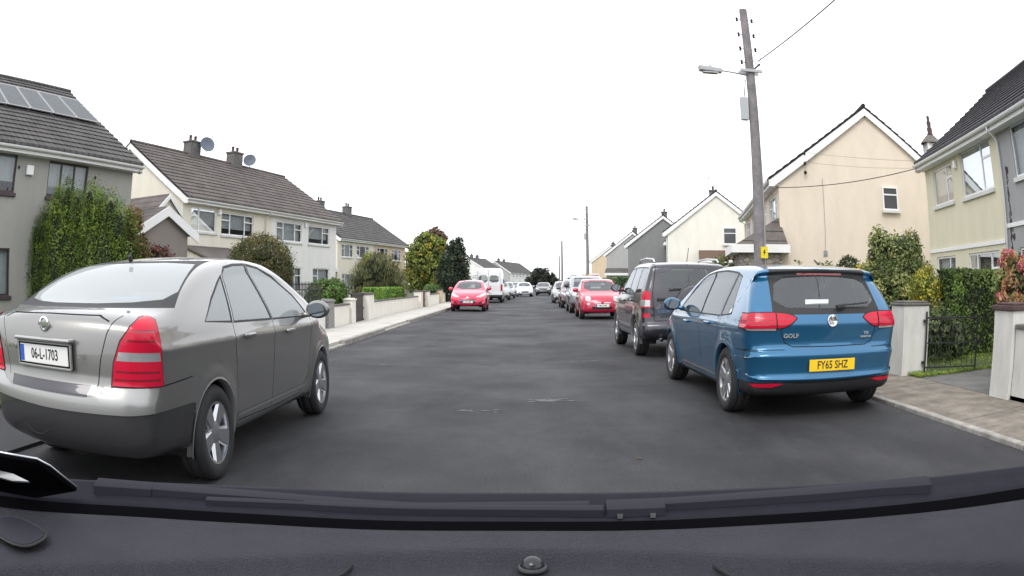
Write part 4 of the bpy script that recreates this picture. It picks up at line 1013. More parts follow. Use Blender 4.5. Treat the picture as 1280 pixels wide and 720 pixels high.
EL2 = (-13.57, 26.89)
h2 = house('house', 'cream and white semi-detached pair with two satellite dishes on the left', EL2, 'L', 14.95, 4.15, 4.86, 7.72, ['r_cream', 'r_white'], split=7.55,
    wins=[(.75, 3.50, 1.95, 1.0, 'two'), (3.1, 3.46, 2.75, 1.0, 'three'), (8.05, 3.44, 2.65, .98, 'three'), (11.45, 3.44, 2.5, .98, 'twor'), (1.0, .9, 2.4, 1.3, 'three'), (8.1, .9, 2.6, 1.25, 'three'), (4.8, .1, .95, 2.1, 'door'), (12.0, .9, 2.0, 1.25, 'two'), (6.3, .1, .9, 2.1, 'door', 'white_pvc')],
    chim=[(5.2, 2, False), (9.3, 2, False)], dish=[(5.75, 3.55, 8.25, .42, R(-30)), (10.0, 3.55, 8.0, .36, R(-60))], dp=(6.9,), gwins=[(2.5, 3.5, .9, .9, 'one')])
MB().box(2.78, 3.0, .24, .335, 4.30, 4.55).build('alarm_box', 'white_pvc', h2[0], bevel=.02)
MB().box(10.95, 11.15, .24, .335, 4.28, 4.52).build('alarm_box', 'white_pvc', h2[0], bevel=.02)
gable_box(h2, 'side_extension', 'r_cream', -1.55, -.02, .5, 6.5, 4.25, 4.85, 'tile_brown', .18, .2)
lean_to('porch', '', h2, 'r_cream', .3, 3.6, -1.0, .33, 2.25, 2.75, None)
EL3 = (-13.88, 55.11)
h3 = house('house', 'distant cream semi-detached pair with two dark chimneys beyond the weeping tree', EL3, 'L', 14.8, 3.9, 4.86, 7.5, ['r_cream', 'r_sand'], split=7.4,
    wins=[(.9, 3.4, 2.1, 1.0, 'three'), (3.7, 3.4, 2.6, 1.0, 'three'), (8.0, 3.4, 2.4, 1.0, 'three'), (11.4, 3.4, 2.2, 1.0, 'three'), (1.0, .9, 2.2, 1.2), (8.0, .9, 2.2, 1.2)], tile='tile_dark', chim=[(3.6, 2, True), (9.0, 2, False)], dp=(7.3,))
lean_to('garage', '', h3, 'r_cream', -3.3, -.02, .5, 4.2, 2.4, 3.2, None)
FH = 'houses at the far end of the road'
E4 = (-8.3, 165)
h4 = house('house', 'small distant grey-roofed house with a white gable above the white van', E4, 'L', 15, 3.9, 4.6, 7.0, ['r_white'], wins=[(2, 3.2, 2.2, 1), (6, 3.2, 2.2, 1), (10, 3.2, 2.2, 1)], tile='tile_dark', chim=[(2.5, 2, False), (7, 2, False)], group=FH, detail=False)
h5 = house('house', 'long distant terrace with a grey end wall and white front', (-3.6, 205), 'L', 30, 4.4, 4.3, 7.4, ['r_lightgrey', 'r_white'], split=.5, wins=[(3, 3.0, 2.2, 1), (7, 3.0, 2.2, 1), (11, 3.0, 2.2, 1), (15, 3.0, 2.2, 1), (19, 3.0, 2.2, 1), (24, 3.0, 2.2, 1), (3, 1.0, 2.2, 1.2), (11, 1.0, 2.2, 1.2)], tile='tile_dark', chim=[(4, 2, False), (10, 2, False)], group=FH, detail=False)
h5b = house('house', 'low white outbuilding with a flat front right of the white van', (-6.9, 150), 'L', 8, 2.0, 2.8, 3.0, ['r_white'], wins=[(2, 1, 1.5, 1, 'two')], tile='tile_dark', group=FH, detail=False)

# right side
ER1 = back((11.64, 18.39), 14.8)
# origin at the near end is off-frame: windows measured from the far end, so a = 14.8 - distance
h6 = house('house', 'yellow and grey semi-detached pair with white fascia on the far right', ER1, 'R', 14.8, 4.0, 4.86, 7.7, ['r_midgrey', 'r_yellow'], split=14.8-6.62,
    wins=[(14.8-2.75, 3.48, 1.85, 1.05, 'two'), (14.8-6.05, 3.46, 2.45, 1.20, 'two'), (14.8-2.6, .9, 1.75, 1.15, 'two'), (14.8-6.1, .9, 2.35, 1.15, 'three'), (14.8-9.6, 3.5, 2.0, 1.15, 'two'), (14.8-9.9, .9, 2.4, 1.15, 'two'), (14.8-12.5, 3.5, 1.8, 1.1, 'two')],
    tile='tile_slate', dp=(14.8-6.75,), string=[(14.8-6.6, 14.62, 2.18), (.3, 14.8-6.75, 2.5)], chim=[(7.4, 2, False)])
MB().box(-(14.8-3.1), -(14.8-3.28), .24, .335, 4.28, 4.5).build('alarm_box', 'white_pvc', h6[0], bevel=.02)
st_ = MB()
rg = random.Random(9)
M['ivy_stain'] = mat('ivy_stain', (.06, .04, .04), .95, noise=.4, nscale=20)
for k in range(60):
    a_ = 14.8-6.95-abs(rg.gauss(0, .10)); z = 1.8+rg.random()**1.4*2.0; st_.ell((-a_, .335, z), (.02+.03*rg.random(), .010, .05+.05*rg.random()), 6, 4)
st_.build('dead_creeper', 'ivy_stain', h6[0])
ER2 = (8.28, 23.59)
h7 = house('house', 'peach house with a broad blank gable wall and stone porch', ER2, 'R', 14.8, 3.95, 4.86, 7.62, ['r_peach'], wins=[(1.0, 3.35, 2.2, 1.1), (4.5, 3.35, 2.4, 1.1), (8.3, 3.35, 2.4, 1.1), (11.6, 3.35, 2.2, 1.1), (4.6, .9, 2.4, 1.2)],
    gwins=[(4.42, 3.88, .68, .84, 'one')], tile='tile_dark', dp=(14.4,))
cq = MB(); cq.prism([(-.9, 7.2, 4.0), (-2.1, 7.2, 4.0), (-1.85, 7.2, 6.75), (-1.15, 7.2, 6.75)], (0, .7, 0)); cq = cq.build('chimney', 'r_white', h7[0]); cc_ = MB(); cc_.lathe([(.55, 0), (.50, .08), (.22, .34), (0, .34)], 16, Matrix.Translation((-1.5, 7.55, 6.75))); cc_.build('chimney_cap', 'stone_cap', cq); cc_ = MB(); cc_.lathe([(.15, 0), (.17, .05), (.12, .12), (.14, .3), (.09, .36), (.12, .55), (.07, .62), (.08, .8), (.0, .86)], 14, Matrix.Translation((-1.5, 7.55, 7.09))); cc_.build('chimney_pot', 'terracotta', cq, smooth=True)
for k, z in enumerate((5.75, 5.40, 5.08)):
    ins = MB(); ins.ell((-.02, 1.35, z), (.05, .06, .07), 8, 6); ins.box(-.14, .10, 1.33, 1.37, z-.015, z+.015); ins.build('wall_insulator', 'black', h7[0])
wc = MB(); wc.tube([(-.13, 2.0, 4.9), (-.13, 2.02, 3.0), (-.13, 2.0, 2.3)], .008, 5); wc.box(-.139, -.09, 1.94, 2.08, 2.25, 2.42); wc.build('wall_cable', 'steel_grey', h7[0])
# stone porch with a hipped tile roof
px = MB(); px.box(-3.2, .30, -1.15, .33, 0, 2.30); po = px.build('porch', 'stone', h7[0])
px = MB(); px.box(-3.35, .50, -1.45, .62, 2.31, 2.36); px.box(-3.35, .50, -1.45, -1.42, 2.361, 2.58); px.box(.47, .50, -1.419, .60, 2.361, 2.58); px.build('porch_fascia', 'white_board', po)
px = MB(); px.add([(.46, -1.40, 2.52), (-3.3, -1.40, 2.52), (-3.0, .335, 3.55), (-.45, .335, 3.55), (.46, .55, 2.52)], [(0, 1, 2, 3), (0, 3, 4), (1, 4, 2)]); px.build('porch_roof', 'tile_brown', po)
px = MB(); px.box(-1.6, -.9, -1.17, -1.151, 0.3, 1.9); px.build('porch_window', 'pane', po)
ER3 = (9.54, 50.77)
h8 = house('house', 'pale cream house with a white-edged gable in the middle of the right side', ER3, 'R', 14.8, 3.9, 4.86, 7.78, ['r_palecream'], wins=[(1, 3.4, 2.2, 1.1), (4.5, 3.4, 2.4, 1.1), (8.3, 3.4, 2.4, 1.1)], gwins=[(4.35, 4.05, .95, 1.15, 'one')], tile='tile_dark', chim=[(5.5, 2, True)], dp=(.25,))
gb_ = MB(); gb_.box(.0, 1.6, 2.7, 5.6, 0, 2.85); go_ = gb_.build('garage', 'r_palecream', h8[0]); gb_ = MB(); gb_.prism([(1.85, 2.55, 2.80), (1.85, 5.75, 2.80), (.0, 5.75, 3.55), (.0, 2.55, 3.55)], (0, 0, .07)); gb_.build('garage_roof', 'gate_brown', go_); gb_ = MB(); gb_.box(1.86, 1.89, 2.5, 5.8, 2.72, 2.88); gb_.build('porch_fascia', 'white_board', go_)
h9 = house('house', 'dark grey gabled house beyond the pale cream one', (9.06, 67.93), 'R', 14.8, 3.7, 4.86, 7.62, ['r_darkgrey'], wins=[(1, 3.4, 2.2, 1.1), (4.5, 3.4, 2.4, 1.1)], tile='tile_dark', chim=[(4.5, 2, False)])
h9b = house('house', 'dark roofed house showing between the cream and dark grey gables', (11.8, 62.5), 'R', 10, 3.6, 4.86, 7.55, ['r_darkgrey'], tile='tile_dark', group=None, detail=False)
h10 = house('house', 'light grey gabled house with a dark lean-to, fourth on the right', (9.37, 89.5), 'R', 14.8, 3.6, 4.86, 7.6, ['r_lightgrey'], wins=[(1, 3.4, 2.2, 1.1)], tile='tile_dark', chim=[(4.5, 2, False)], detail=False)
gb_ = MB(); gb_.box(.0, 1.6, .5, 3.9, 0, 2.4); go_ = gb_.build('garage', 'r_lightgrey', h10[0]); gb_ = MB(); gb_.prism([(1.9, .3, 2.5), (1.9, 4.1, 2.5), (.0, 4.1, 3.1), (.0, .3, 3.1)], (0, 0, .07)); gb_.build('garage_roof', 'tile_dark', go_); gb_ = MB(); gb_.box(1.91, 1.95, .3, 4.1, 2.3, 2.58); gb_.build('porch_fascia', 'white_board', go_)
h11 = house('house', 'sand coloured gable at the far right end of the street', (10.4, 122), 'R', 14.8, 3.6, 4.86, 7.5, ['r_sand'], tile='tile_dark', detail=False, chim=[(4, 2, False)])

# ------------------------------------------------------------------ poles and wires
M['yellow_sign'] = mat('yellow_sign', (.75, .60, .02), .5)
M['box_grey'] = mat('box_grey', (.42, .43, .45), .5)
M['galv'] = mat('galv', (.40, .40, .41), .5, metal=.4)
def pole(label, x, y, h, r0, r1, lamp, full=True, lean=(0, 0)):
    e = empty('utility_pole', (x, y, 0), 0, label, 'utility pole', 'wooden utility poles along the right pavement')
    b = MB(); n_ = 10; b.tube([(lean[0]*k/n_, lean[1]*k/n_, h*k/n_) for k in range(n_+1)], [r0+(r1-r0)*k/n_ for k in range(n_+1)], 16); b.build('pole_shaft', 'wood_pole', e, smooth=True, angle=40)
    if full:
        for k, z in enumerate((h-.25, h-.60, h-.92, h-1.22)):
            for sx in (-1, 1):
                if k == 3 and sx > 0: continue
                i_ = MB(); xx = lean[0]; i_.tube([(xx+sx*.05, 0, z), (xx+sx*.17, 0, z)], .008, 6); i_.lathe([(0, -.045), (.028, -.04), (.018, 0), (.03, .02), (.02, .05), (0, .055)], 12, Matrix.Translation((xx+sx*.17, 0, z))); i_.build('insulator', 'black', e, smooth=True)
        z = h-1.42; i_ = MB(); i_.box(-.22, .26, -.13, -.09, z-.03, z+.03); i_.box(-.20, .24, .09, .13, z-.03, z+.03); i_.build('cross_bracket', 'box_grey', e, bevel=.004)
        i_ = MB(); i_.tube([(.10, 0, z+.28), (.26, 0, z+.15), (.30, .02, z+.36)], .008, 6); i_.tube([(.10, -.1, z+.05), (.22, -.12, z+.16)], .02, 6); i_.build('cable_hook', 'black', e)
        i_ = MB(); i_.box(-.245, -.10, -.06, .07, h-2.45, h-1.98); bo = i_.build('fuse_box', 'box_grey', e, bevel=.01); i_ = MB(); i_.tube([(-.16, 0, h-1.98), (-.12, 0, h-1.75), (-.10, 0, h-1.6)], .01, 6); i_.build('cable', 'black', bo)
        i_ = MB(); i_.box(-.01, .14, -.155, -.145, 1.76, 1.98); ys = i_.build('warning_sign', 'yellow_sign', e); i_ = MB(); i_.add([(.065, -.157, 1.93), (.035, -.157, 1.86), (.06, -.157, 1.86), (.045, -.157, 1.80), (.095, -.157, 1.88), (.07, -.157, 1.88), (.085, -.157, 1.93)], [(0, 1, 2, 3, 4, 5, 6)]); i_.build('danger_mark', 'black', ys, recalc=False)
        i_ = MB(); i_.tube([(.12, -.05, .1), (.11, -.05, 2.6), (.07, -.04, 5.0)], .02, 6); i_.build('cable_guard', 'galv', e)
    if lamp:
        lz = lamp; i_ = MB(); i_.tube([(-.05, 0, lz), (-.35, -.02, lz+.03), (-.62, -.02, lz+.05)], .018, 8); i_.tube([(-.06, 0, lz-.05), (-.25, -.01, lz-.28)], .004, 4); am = i_.build('lamp_arm', 'galv', e, smooth=True)
        i_ = MB(); i_.add([(-.60, -.07, lz+.09), (-.60, .07, lz+.09), (-.60, .07, lz+.0), (-.60, -.07, lz+.0), (-1.08, -.09, lz+.12), (-1.08, .09, lz+.12), (-1.06, .09, lz+.02), (-1.06, -.09, lz+.02)], [(0, 1, 2, 3), (4, 7, 6, 5), (0, 4, 5, 1), (3, 2, 6, 7), (0, 3, 7, 4), (1, 5, 6, 2)]); lh = i_.build('lamp_head', 'galv', e, bevel=.012)
        i_ = MB(); i_.box(-1.0, -.68, -.065, .065, lz-.025, lz+.01); i_.build('lamp_lens', 'clear_lens', lh, bevel=.01); i_ = MB(); i_.box(-.86, -.80, -.02, .02, lz+.10, lz+.15); i_.build('light_sensor', 'box_grey', lh)
    return e
pole('tall wooden pole with street lamp arm beside the blue hatchback', 4.5, 13.6, 6.92, .125, .085, 5.42, True, (.03, 0))
pole('thinner wooden pole with a lamp arm beyond the dark gables', 4.5, 54.3, 6.9, .13, .09, 5.9, True, (0, 0))
pole('plain distant wooden pole, left of the one with the lamp arm', 4.5, 92.5, 6.5, .15, .10, None, False)
pole('farthest and shortest of the wooden poles', 6.3, 140, 6.4, .16, .11, None, False)
def wire(label, a, b_, sag, r=.007, name='overhead_wire'):
    a = Vector(a); b_ = Vector(b_); pts = []
    for k in range(21):
        f = k/20; p = a.lerp(b_, f); p.z -= sag*4*f*(1-f); pts.append(p)
    o = MB().tube(pts, r, 6).build(name, 'black', None, smooth=True); tag(o, label, 'wire', 'overhead wires'); return o
wire('dark wire running from the lamp pole up to the top edge', (4.72, 13.6, 5.75), (4.72, 5.0, 5.62), .12, .011)
wire('faint high wire above the peach gable running to the pole top', (4.6, 13.6, 6.6), (16, 20, 7.9), .3, .004)
wire('thick sagging wire strung across the peach gable to the yellow house', (8.45, 23.35, 4.50), (11.35, 18.0, 4.62), .16, .013)
wire('thin wire across the peach gable from its top wall insulator', (9.6, 23.0, 5.72), (12.5, 18.2, 5.0), .10, .004)
wire('thin wire across the peach gable from its middle wall insulator', (9.6, 23.0, 5.38), (12.4, 18.2, 4.8), .12, .004)
sg_ = empty('sale_sign', (5.6, 62, 0), 0, 'red and white sign board on a post near the far cars', 'sign')
MB().box(-.04, .04, -.04, .04, 0, 1.9).build('signpost', 'white_board', sg_); so_ = MB().box(-1.0, .5, -.06, -.042, 1.55, 2.15).build('board', 'white_board', sg_); MB().box(-.95, .45, -.066, -.061, 1.72, 2.02).build('red_band', 'p_red', so_)

# ------------------------------------------------------------------ inside the camera car: dashboard, cowl, wipers
M['dash'] = mat('dash', (.054, .054, .068), .6, bump=.9, bscale=380, noise=.12, nscale=9, spec=.22)
M['cowl'] = mat('cowl', (.009, .009, .016), .65, noise=.2, nscale=30, spec=.18)
M['sensor'] = mat('sensor', (.018, .018, .022), .22, spec=.5)
M['wiper'] = mat('wiper_black', (.012, .012, .020), .55, spec=.25)
ccar = empty('camera_car', (0, 0, 0), 0, 'dark grey dashboard, windscreen base and wipers of the car the photo is taken from', 'car')
def curve(pts, x):
    for (x0, y0), (x1, y1) in zip(pts, pts[1:]):
        if x <= x1 or (x1, y1) == pts[-1]:
            t = (x-x0)/(x1-x0); return y0+(y1-y0)*t
    return pts[-1][1]
def smooth_curve(pts, x, s=.12): return sum(curve(pts, x+s*k/4)*(5-abs(k)) for k in range(-4, 5))/25
EA = [(-1.4, .35), (-1.05, .62), (-.86, .75), (-.62, .93), (-.41, 1.0), (-.02, 1.04), (.37, 1.01), (.59, .95), (.87, .82), (1.05, .68), (1.4, .4)]
EC = [(-1.4, .42), (-1.1, .62), (-.86, .80), (-.70, .905), (-.58, .945), (-.3, 1.035), (-.02, 1.07), (.3, 1.05), (.56, .98), (.86, .86), (1.1, .70), (1.4, .5)]
rows = []
NX = 90
for i in range(NX+1):
    x = -1.15+2.3*i/NX; ye = smooth_curve(EA, x)-.005; row = []
    for f in [k*.012 for k in range(46)] + [.6, .7, .8, 1]:
        d = f*.75; z = .902 - .9*max(0, d-.30)**2 - .5*x*x*.03
        z += -.022*(1/(1+math.exp(max(-40, min(40, (.085+.62*x*x-d)/.0065)))))*(1-.35*min(1, abs(x)))        # shallow step across the top of the dash
        z += .004*math.exp(-((d-.02)/.02)**2)
        if f == 0: z -= .012
        row.append((x, ye-d, z))
    rows.append(row)
dm = MB(); dm.grid(rows); db = dm.build('dashboard_top', 'dash', ccar, smooth=True)
for pts in ([(-.225, .905), (-.232, .86), (-.26, .78)], [(.245, .92), (.26, .86), (.29, .76)]):
    sm_ = MB(); sm_.tube([(x, y, .8868) for x, y in pts], .0030, 6); sm_.build('panel_seam', 'seam', db)
bn = MB(); rows = []; ZB = -.010
for i in range(31):
    x = -.235+.50*i/30; yy = .868-1.1*(x-.012)**2; rows.append([(x, yy, .878), (x, yy-.006, .886), (x, yy-.05, .892), (x, yy-.16, .885)])
bn.grid(rows); bn.build('centre_cover', 'dash', db, smooth=True)
sd_ = MB(); sd_.lathe([(.0205, 0), (.021, .003), (.018, .005), (.0165, .0055)], 32, Matrix.Translation((.012, .918, .884))); sr = sd_.build('sensor_ring', 'black_plastic', ccar, smooth=True)
sd_ = MB(); sd_.lathe([(.016*math.cos(t), .015*math.sin(t)) for t in [R(90)*k/10 for k in range(11)]], 32, Matrix.Translation((.012, .918, .888))); sd_.build('sensor_dome', 'sensor', sr, smooth=True)
# speaker pod at the left end of the dash
sp_ = MB(); n_ = 24; c0 = Vector((-.725, .655, 0)); ring = []
for k in range(n_):
    t = 2*math.pi*k/n_; ct, st = math.cos(t), math.sin(t); q = (abs(ct)**3+abs(st)**3)**(1/3); ring.append((c0.x+.062*ct/q, c0.y+.055*st/q))
sp_.tube([(x, y, .906) for x, y in ring+[ring[0]]], .0028, 6, False); so2 = sp_.build('speaker_trim', 'black', ccar, smooth=True)
sp_ = MB(); sp_.quad(*[(c0.x+(x-c0.x)*.95, c0.y+(y-c0.y)*.95, .9085) for x, y in ring]); sp_.build('speaker_lid', 'wiper', so2)
# black rubber seal between dash and glass, then the cowl panel
M['seal'] = mat('seal', (.004, .004, .005), 1.0, spec=0.0)
def band(name, m, prof, x0=-1.15, x1=1.15, par=None):
    rows = []
    for i in range(91):
        x = x0+(x1-x0)*i/90; rows.append([(x, smooth_curve(EA, x)+dy, z) for dy, z in prof])
    return MB().grid(rows).build(name, m, par or ccar, smooth=True)
band('windscreen_seal', 'seal', [(-.006, .870), (.0, .885), (.012, .893), (.030, .903), (.034, .905)])
band('cowl_panel', 'cowl', [(.031, .900), (.034, .9075), (.040, .911), (.058, .9175), (.075, .9235), (.090, .9315), (.098, .933), (.104, .930), (.106, .88)])
def on(x, dy, dz): return (x, smooth_curve(EA, x)+dy, .915+.36*(dy-.05)+dz)
def sweep(name, xa, xb, d0, d1, w0, w1, h0, h1, m='wiper', par=None, n_=24, up=.004):
    """a low ribbed bar lying along the cowl from xa to xb"""
    rows = []
    for k in range(n_+1):
        f = k/n_; x = xa+(xb-xa)*f; d = d0+(d1-d0)*f; w_ = w0+(w1-w0)*f; hh_ = h0+(h1-h0)*f
        rows.append([on(x, d-w_/2, up-.004), on(x, d-w_*.42, up+hh_*.85), on(x, d-w_*.1, up+hh_), on(x, d+w_*.40, up+hh_*.9), on(x, d+w_/2, up-.004)])
    b_ = MB(); b_.grid(rows); n1 = len(rows[0]); N_ = len(rows)*n1
    b_.f.append(list(range(n1))); b_.m.append(0); b_.f.append(list(range(N_-n1, N_))); b_.m.append(0)
    return b_.build(name, m, par or ccar, smooth=True, angle=30)
wl = sweep('wiper_arm', -.66, -.12, .074, .052, .026, .013, .008, .005)
sweep('wiper_blade', -.50, .10, .048, .060, .012, .012, .005, .005, par=wl)
wr = sweep('wiper_arm', .66, .18, .072, .058, .028, .018, .009, .007)
sweep('wiper_joint', .125, .215, .050, .052, .030, .030, .009, .009, par=wr)
sweep('wiper_blade', .12, -.34, .044, .050, .015, .013, .008, .006, par=wr)
sweep('pivot_cover', -.70, -.60, .070, .070, .030, .026, .012, .008)
sweep('pivot_cover', .58, .68, .070, .066, .026, .034, .008, .012)
for x in (.145, .195):
    b_ = MB(); p_ = on(x, .034, .004); b_.box(p_[0]-.004, p_[0]+.004, p_[1]-.003, p_[1]+.003, p_[2]-.004, p_[2]+.002); b_.build('joint_rivet', 'aerial', wr)
# black glossy screen corner piece with a pale edge at the far left
tr_ = MB(); P_ = [(-.86, .72, 1.0), (-.745, .80, .993), (-.735, .83, .978), (-.715, .885, .935), (-.80, .83, .915), (-.92, .74, .92)]
tr_.prism(P_, (0, -.004, -.006)); to_ = tr_.build('corner_trim', 'seal', ccar)
sm2 = MB(); sm2.prism([(-.86, .752, .957), (-.80, .765, .960), (-.755, .770, .956), (-.80, .755, .950), (-.86, .742, .948)], (0, -.003, .003)); sm2.build('silver_smear', 'steel_grey', to_)  # silver smear laid on the corner piece as a thin flat sliver
e_ = MB(); e_.tube([P_[0], P_[1], P_[2], P_[3]], .0022, 6); e_.build('trim_edge', 'alloy', to_, smooth=True)

# unseen cabin added to shade the dash: roof lining, rear bench wall, door linings
rf = MB(); rows = []
for i in range(13):
    y = .20-1.9*i/12; rows.append([(x*.62, y, 1.475-.05*abs(x)**3-.05*((y+.7)/1.0)**2) for x in [k/6 for k in range(-6, 7)]])
rf.grid(rows); rfo = rf.build('unseen_roof_lining', 'seat_cloth', ccar, smooth=True); sd2 = rfo.modifiers.new('s', 'SOLIDIFY'); sd2.thickness = .03; sd2.offset = 1
MB().box(-.62, .62, -1.72, -1.60, .45, 1.10).build('unseen_rear_bench', 'seat_cloth', ccar, bevel=.03)
for sx in (-1, 1): MB().box(min(sx*.74, sx*.80), max(sx*.74, sx*.80), -1.6, .35, .35, .90).build('unseen_door_lining', 'black_plastic', ccar, bevel=.02)

def windows_side(polys, gl, parts=None, border=.016):
    rs = []
    for i, p in enumerate(polys):
        pn = (parts or {}).get(i, 'window')
        base = pn.rsplit('/', 1)[0] if '/' in pn else 'body'
        rs.append(reg(base, 'side', grow(p, border), 'black', 0.001, thr=.3))
    for i, p in enumerate(polys):
        pn = (parts or {}).get(i, 'window#%d' % i)
        rs.append(reg(pn, 'side', p, gl, 0.004, thr=.3))
    return rs
def seam_side(pts, wd=.008, thr=.3): return reg('body', 'side', strip(pts, wd), 'seam', 0.004, thr=thr)
def seam_rear(pts, wd=.008, mirror=True, view='rear', part='body', thr=.15): return reg(part, view, strip(pts, wd), 'seam', 0.004, thr=thr, mirror=mirror, split='no')

GOLF = dict(paint='p_blue', low='black_plastic', low_z=.27, cat='car',
    prof=[(-.56,.20),(-.70,.23),(-.755,.31),(-.765,.365),(-.800,.378),(-.804,.392),(-.772,.415),(-.778,.50),(-.802,.612),(-.802,.628),(-.755,.675),(-.738,.70),(-.75,.80),(-.768,.895),(-.766,.912),(-.745,.97),(-.70,1.045),(-.56,1.20),(-.43,1.345),(-.42,1.375),(-.455,1.39),(-.445,1.415),(-.2,1.45),(.35,1.475),(.95,1.475),(1.45,1.43),(1.72,1.35),(2.10,1.17),(2.50,.985),(2.62,.955),(3.0,.90),(3.25,.82),(3.38,.72),(3.42,.55),(3.40,.36),(3.30,.22),(2.9,.20)],
    wz=[(.15,.80),(.30,.848),(.50,.872),(.66,.890),(.80,.902),(.90,.888),(.98,.862),(1.10,.815),(1.25,.745),(1.40,.670),(1.5,.62)],
    wy=[(-.8,.955),(-.35,.985),(.3,1.0),(2.4,1.0),(3.0,.965),(3.42,.90)], Rz=[(.2,.10),(.5,.15),(.9,.10),(1.1,.07),(1.4,.09)],
    crease=[(.86,.008,.022)], ns=26, nwin=.06, bow_r=.10, bow_f=.20, crown=.03, wb=2.637, rw=.325, ra=.365, track=.775, tw=.215, mirror=(2.02,1.0), handles=[(.62,.86),(1.62,.83)],
    cabin=(-.45,2.2), fseat=1.15, rseat=.25, seat_h=1.02, wheelkind='ten', ds=.026, handle_mat='p_blue')
gw = [[(1.06,.95),(2.12,.945),(2.02,1.02),(1.55,1.30),(1.36,1.365),(1.06,1.395)],
      [(.26,.955),(1.02,.95),(1.02,1.395),(.62,1.40),(.20,1.375)],
      [(-.10,.985),(.215,.957),(.16,1.37),(.02,1.33)]]
GOLF['regions'] = [
    reg('door#f', 'side', [(1.04,.30),(1.90,.30),(2.18,.42),(2.22,.90),(2.15,.96),(1.56,1.33),(1.36,1.40),(1.04,1.42)], 'p_blue', thr=.2),
    reg('door#r', 'side', [(.40,.34),(1.04,.30),(1.04,1.42),(.62,1.425),(.19,1.39),(.22,.92),(.30,.72),(.37,.60)], 'p_blue', thr=.2),
    ] + windows_side(gw, 'car_glass', {0: 'door#f/window', 1: 'door#r/window', 2: 'quarter_window'}) + [
    seam_side([(1.04,.30),(1.04,1.40)]), seam_side([(1.04,.30),(1.90,.30),(2.18,.42),(2.22,.90),(2.15,.96)]), seam_side([(1.04,.30),(.42,.33),(.37,.60),(.27,.76),(.20,.94)]),
    reg('body', 'side', strip([(.42,.325),(2.02,.325)], .03), 'alloy', -.002, thr=.3),
    seam_side([(-.80,.645),(-.50,.66),(-.36,.66)]), 
    reg('body', 'rear', [(-.62,.985),(-.555,1.41),(.555,1.41),(.62,.985)], 'black', .001, thr=.05, lim=lambda c: c.y < .1 and c.z > .97),
    reg('rear_window', 'rear', rnd([(-.60,1.055),(-.50,1.335),(0,1.352),(.50,1.335),(.60,1.055),(0,1.04)],1), 'car_glass_tint', .003, thr=.05, lim=lambda c: c.y < 0),
    reg('body', 'rear', [(-.26,1.352),(.26,1.352),(.26,1.372),(-.26,1.372)], 'dark_red_lens', -.003, thr=.0, lim=lambda c: c.y < .0),
    # tailgate shut lines
    seam_rear([(0,.685),(.42,.69),(.50,.73),(.535,.82),(.56,.98)], .009),
    reg('body', 'rear', [(-.56,.900),(.56,.900),(.56,.904),(-.56,.904)], 'p_blue', .002, thr=.15),
    seam_rear([(.50,.665),(.70,.665),(.86,.665)], .007, thr=-.2),
    reg('tail_light', 'rear', [(.368,.952),(.41,.985),(.48,1.005),(.62,1.013),(.80,1.01),(.895,.99),(.905,.87),(.86,.835),(.70,.832),(.585,.834),(.578,.850),(.49,.862),(.42,.905)], 'black', 0.002, thr=-.15, mirror=True, lim=lambda c: c.y < -.42),
    reg('tail_light', 'rear', [(.385,.952),(.42,.974),(.48,.990),(.578,1.0),(.578,.862),(.50,.875),(.43,.915)], 'red_lens', -.004, thr=-.15, mirror=True, lim=lambda c: c.y < -.42),
    reg('tail_light', 'rear', [(.592,.862),(.592,1.0),(.80,1.0),(.89,.98),(.895,.875),(.86,.862)], 'red_lens', -.006, thr=-.15, mirror=True, lim=lambda c: c.y < -.44),
    reg('tail_light', 'rear', strip([(.61,.925),(.86,.925)],.008), 'dark_red_lens', -.0045, thr=-.15, mirror=True, lim=lambda c: c.y < -.44),
    reg('tail_light', 'rear', strip([(.61,.96),(.84,.96)],.008), 'dark_red_lens', -.0045, thr=-.15, mirror=True, lim=lambda c: c.y < -.44),
    reg('tail_light', 'rear', strip([(.49,.900),(.565,.897)],.006), 'dark_red_lens', -.0045, thr=-.15, mirror=True, lim=lambda c: c.y < -.44),
    reg('tail_light', 'rear', strip([(.44,.945),(.565,.947)],.007), 'dark_red_lens', -.0045, thr=-.15, mirror=True, lim=lambda c: c.y < -.44),
    reg('tail_light', 'rear', strip([(.61,.893),(.87,.893)],.006), 'dark_red_lens', -.0045, thr=-.15, mirror=True, lim=lambda c: c.y < -.44),
    reg('tail_light', 'rear', [(.592,.842),(.592,.860),(.87,.860),(.85,.842)], 'clear_lens', -.004, thr=-.15, mirror=True, lim=lambda c: c.y < -.44),
    reg('rear_bumper', 'rear', [(-1,.15),(1,.15),(1,.370),(-1,.370)], 'black_plastic', .004, thr=-.15, lim=lambda c: c.y < -.36),
    reg('reflector', 'rear', [(.50,.350),(.56,.358),(.82,.358),(.78,.325),(.62,.318)], 'red_lens', -.003, thr=0, mirror=True, lim=lambda c: c.y < -.4),
    reg('headlight', 'front', [(.38,.66),(.42,.74),(.78,.80),(.86,.78),(.84,.68)], 'clear_lens', -.002, thr=-.1, mirror=True, lim=lambda c: c.y > 2.9),
    reg('windscreen', 'front', [(-.66,1.0),(-.56,1.37),(.56,1.37),(.66,1.0)], 'car_glass', .003, thr=.2, lim=lambda c: 1.5 < c.y < 2.55 and c.z > .98),
    reg('headlight', 'side', [(3.05,.68),(3.0,.78),(3.2,.82),(3.45,.74),(3.45,.66)], 'clear_lens', -.002, thr=.3)]

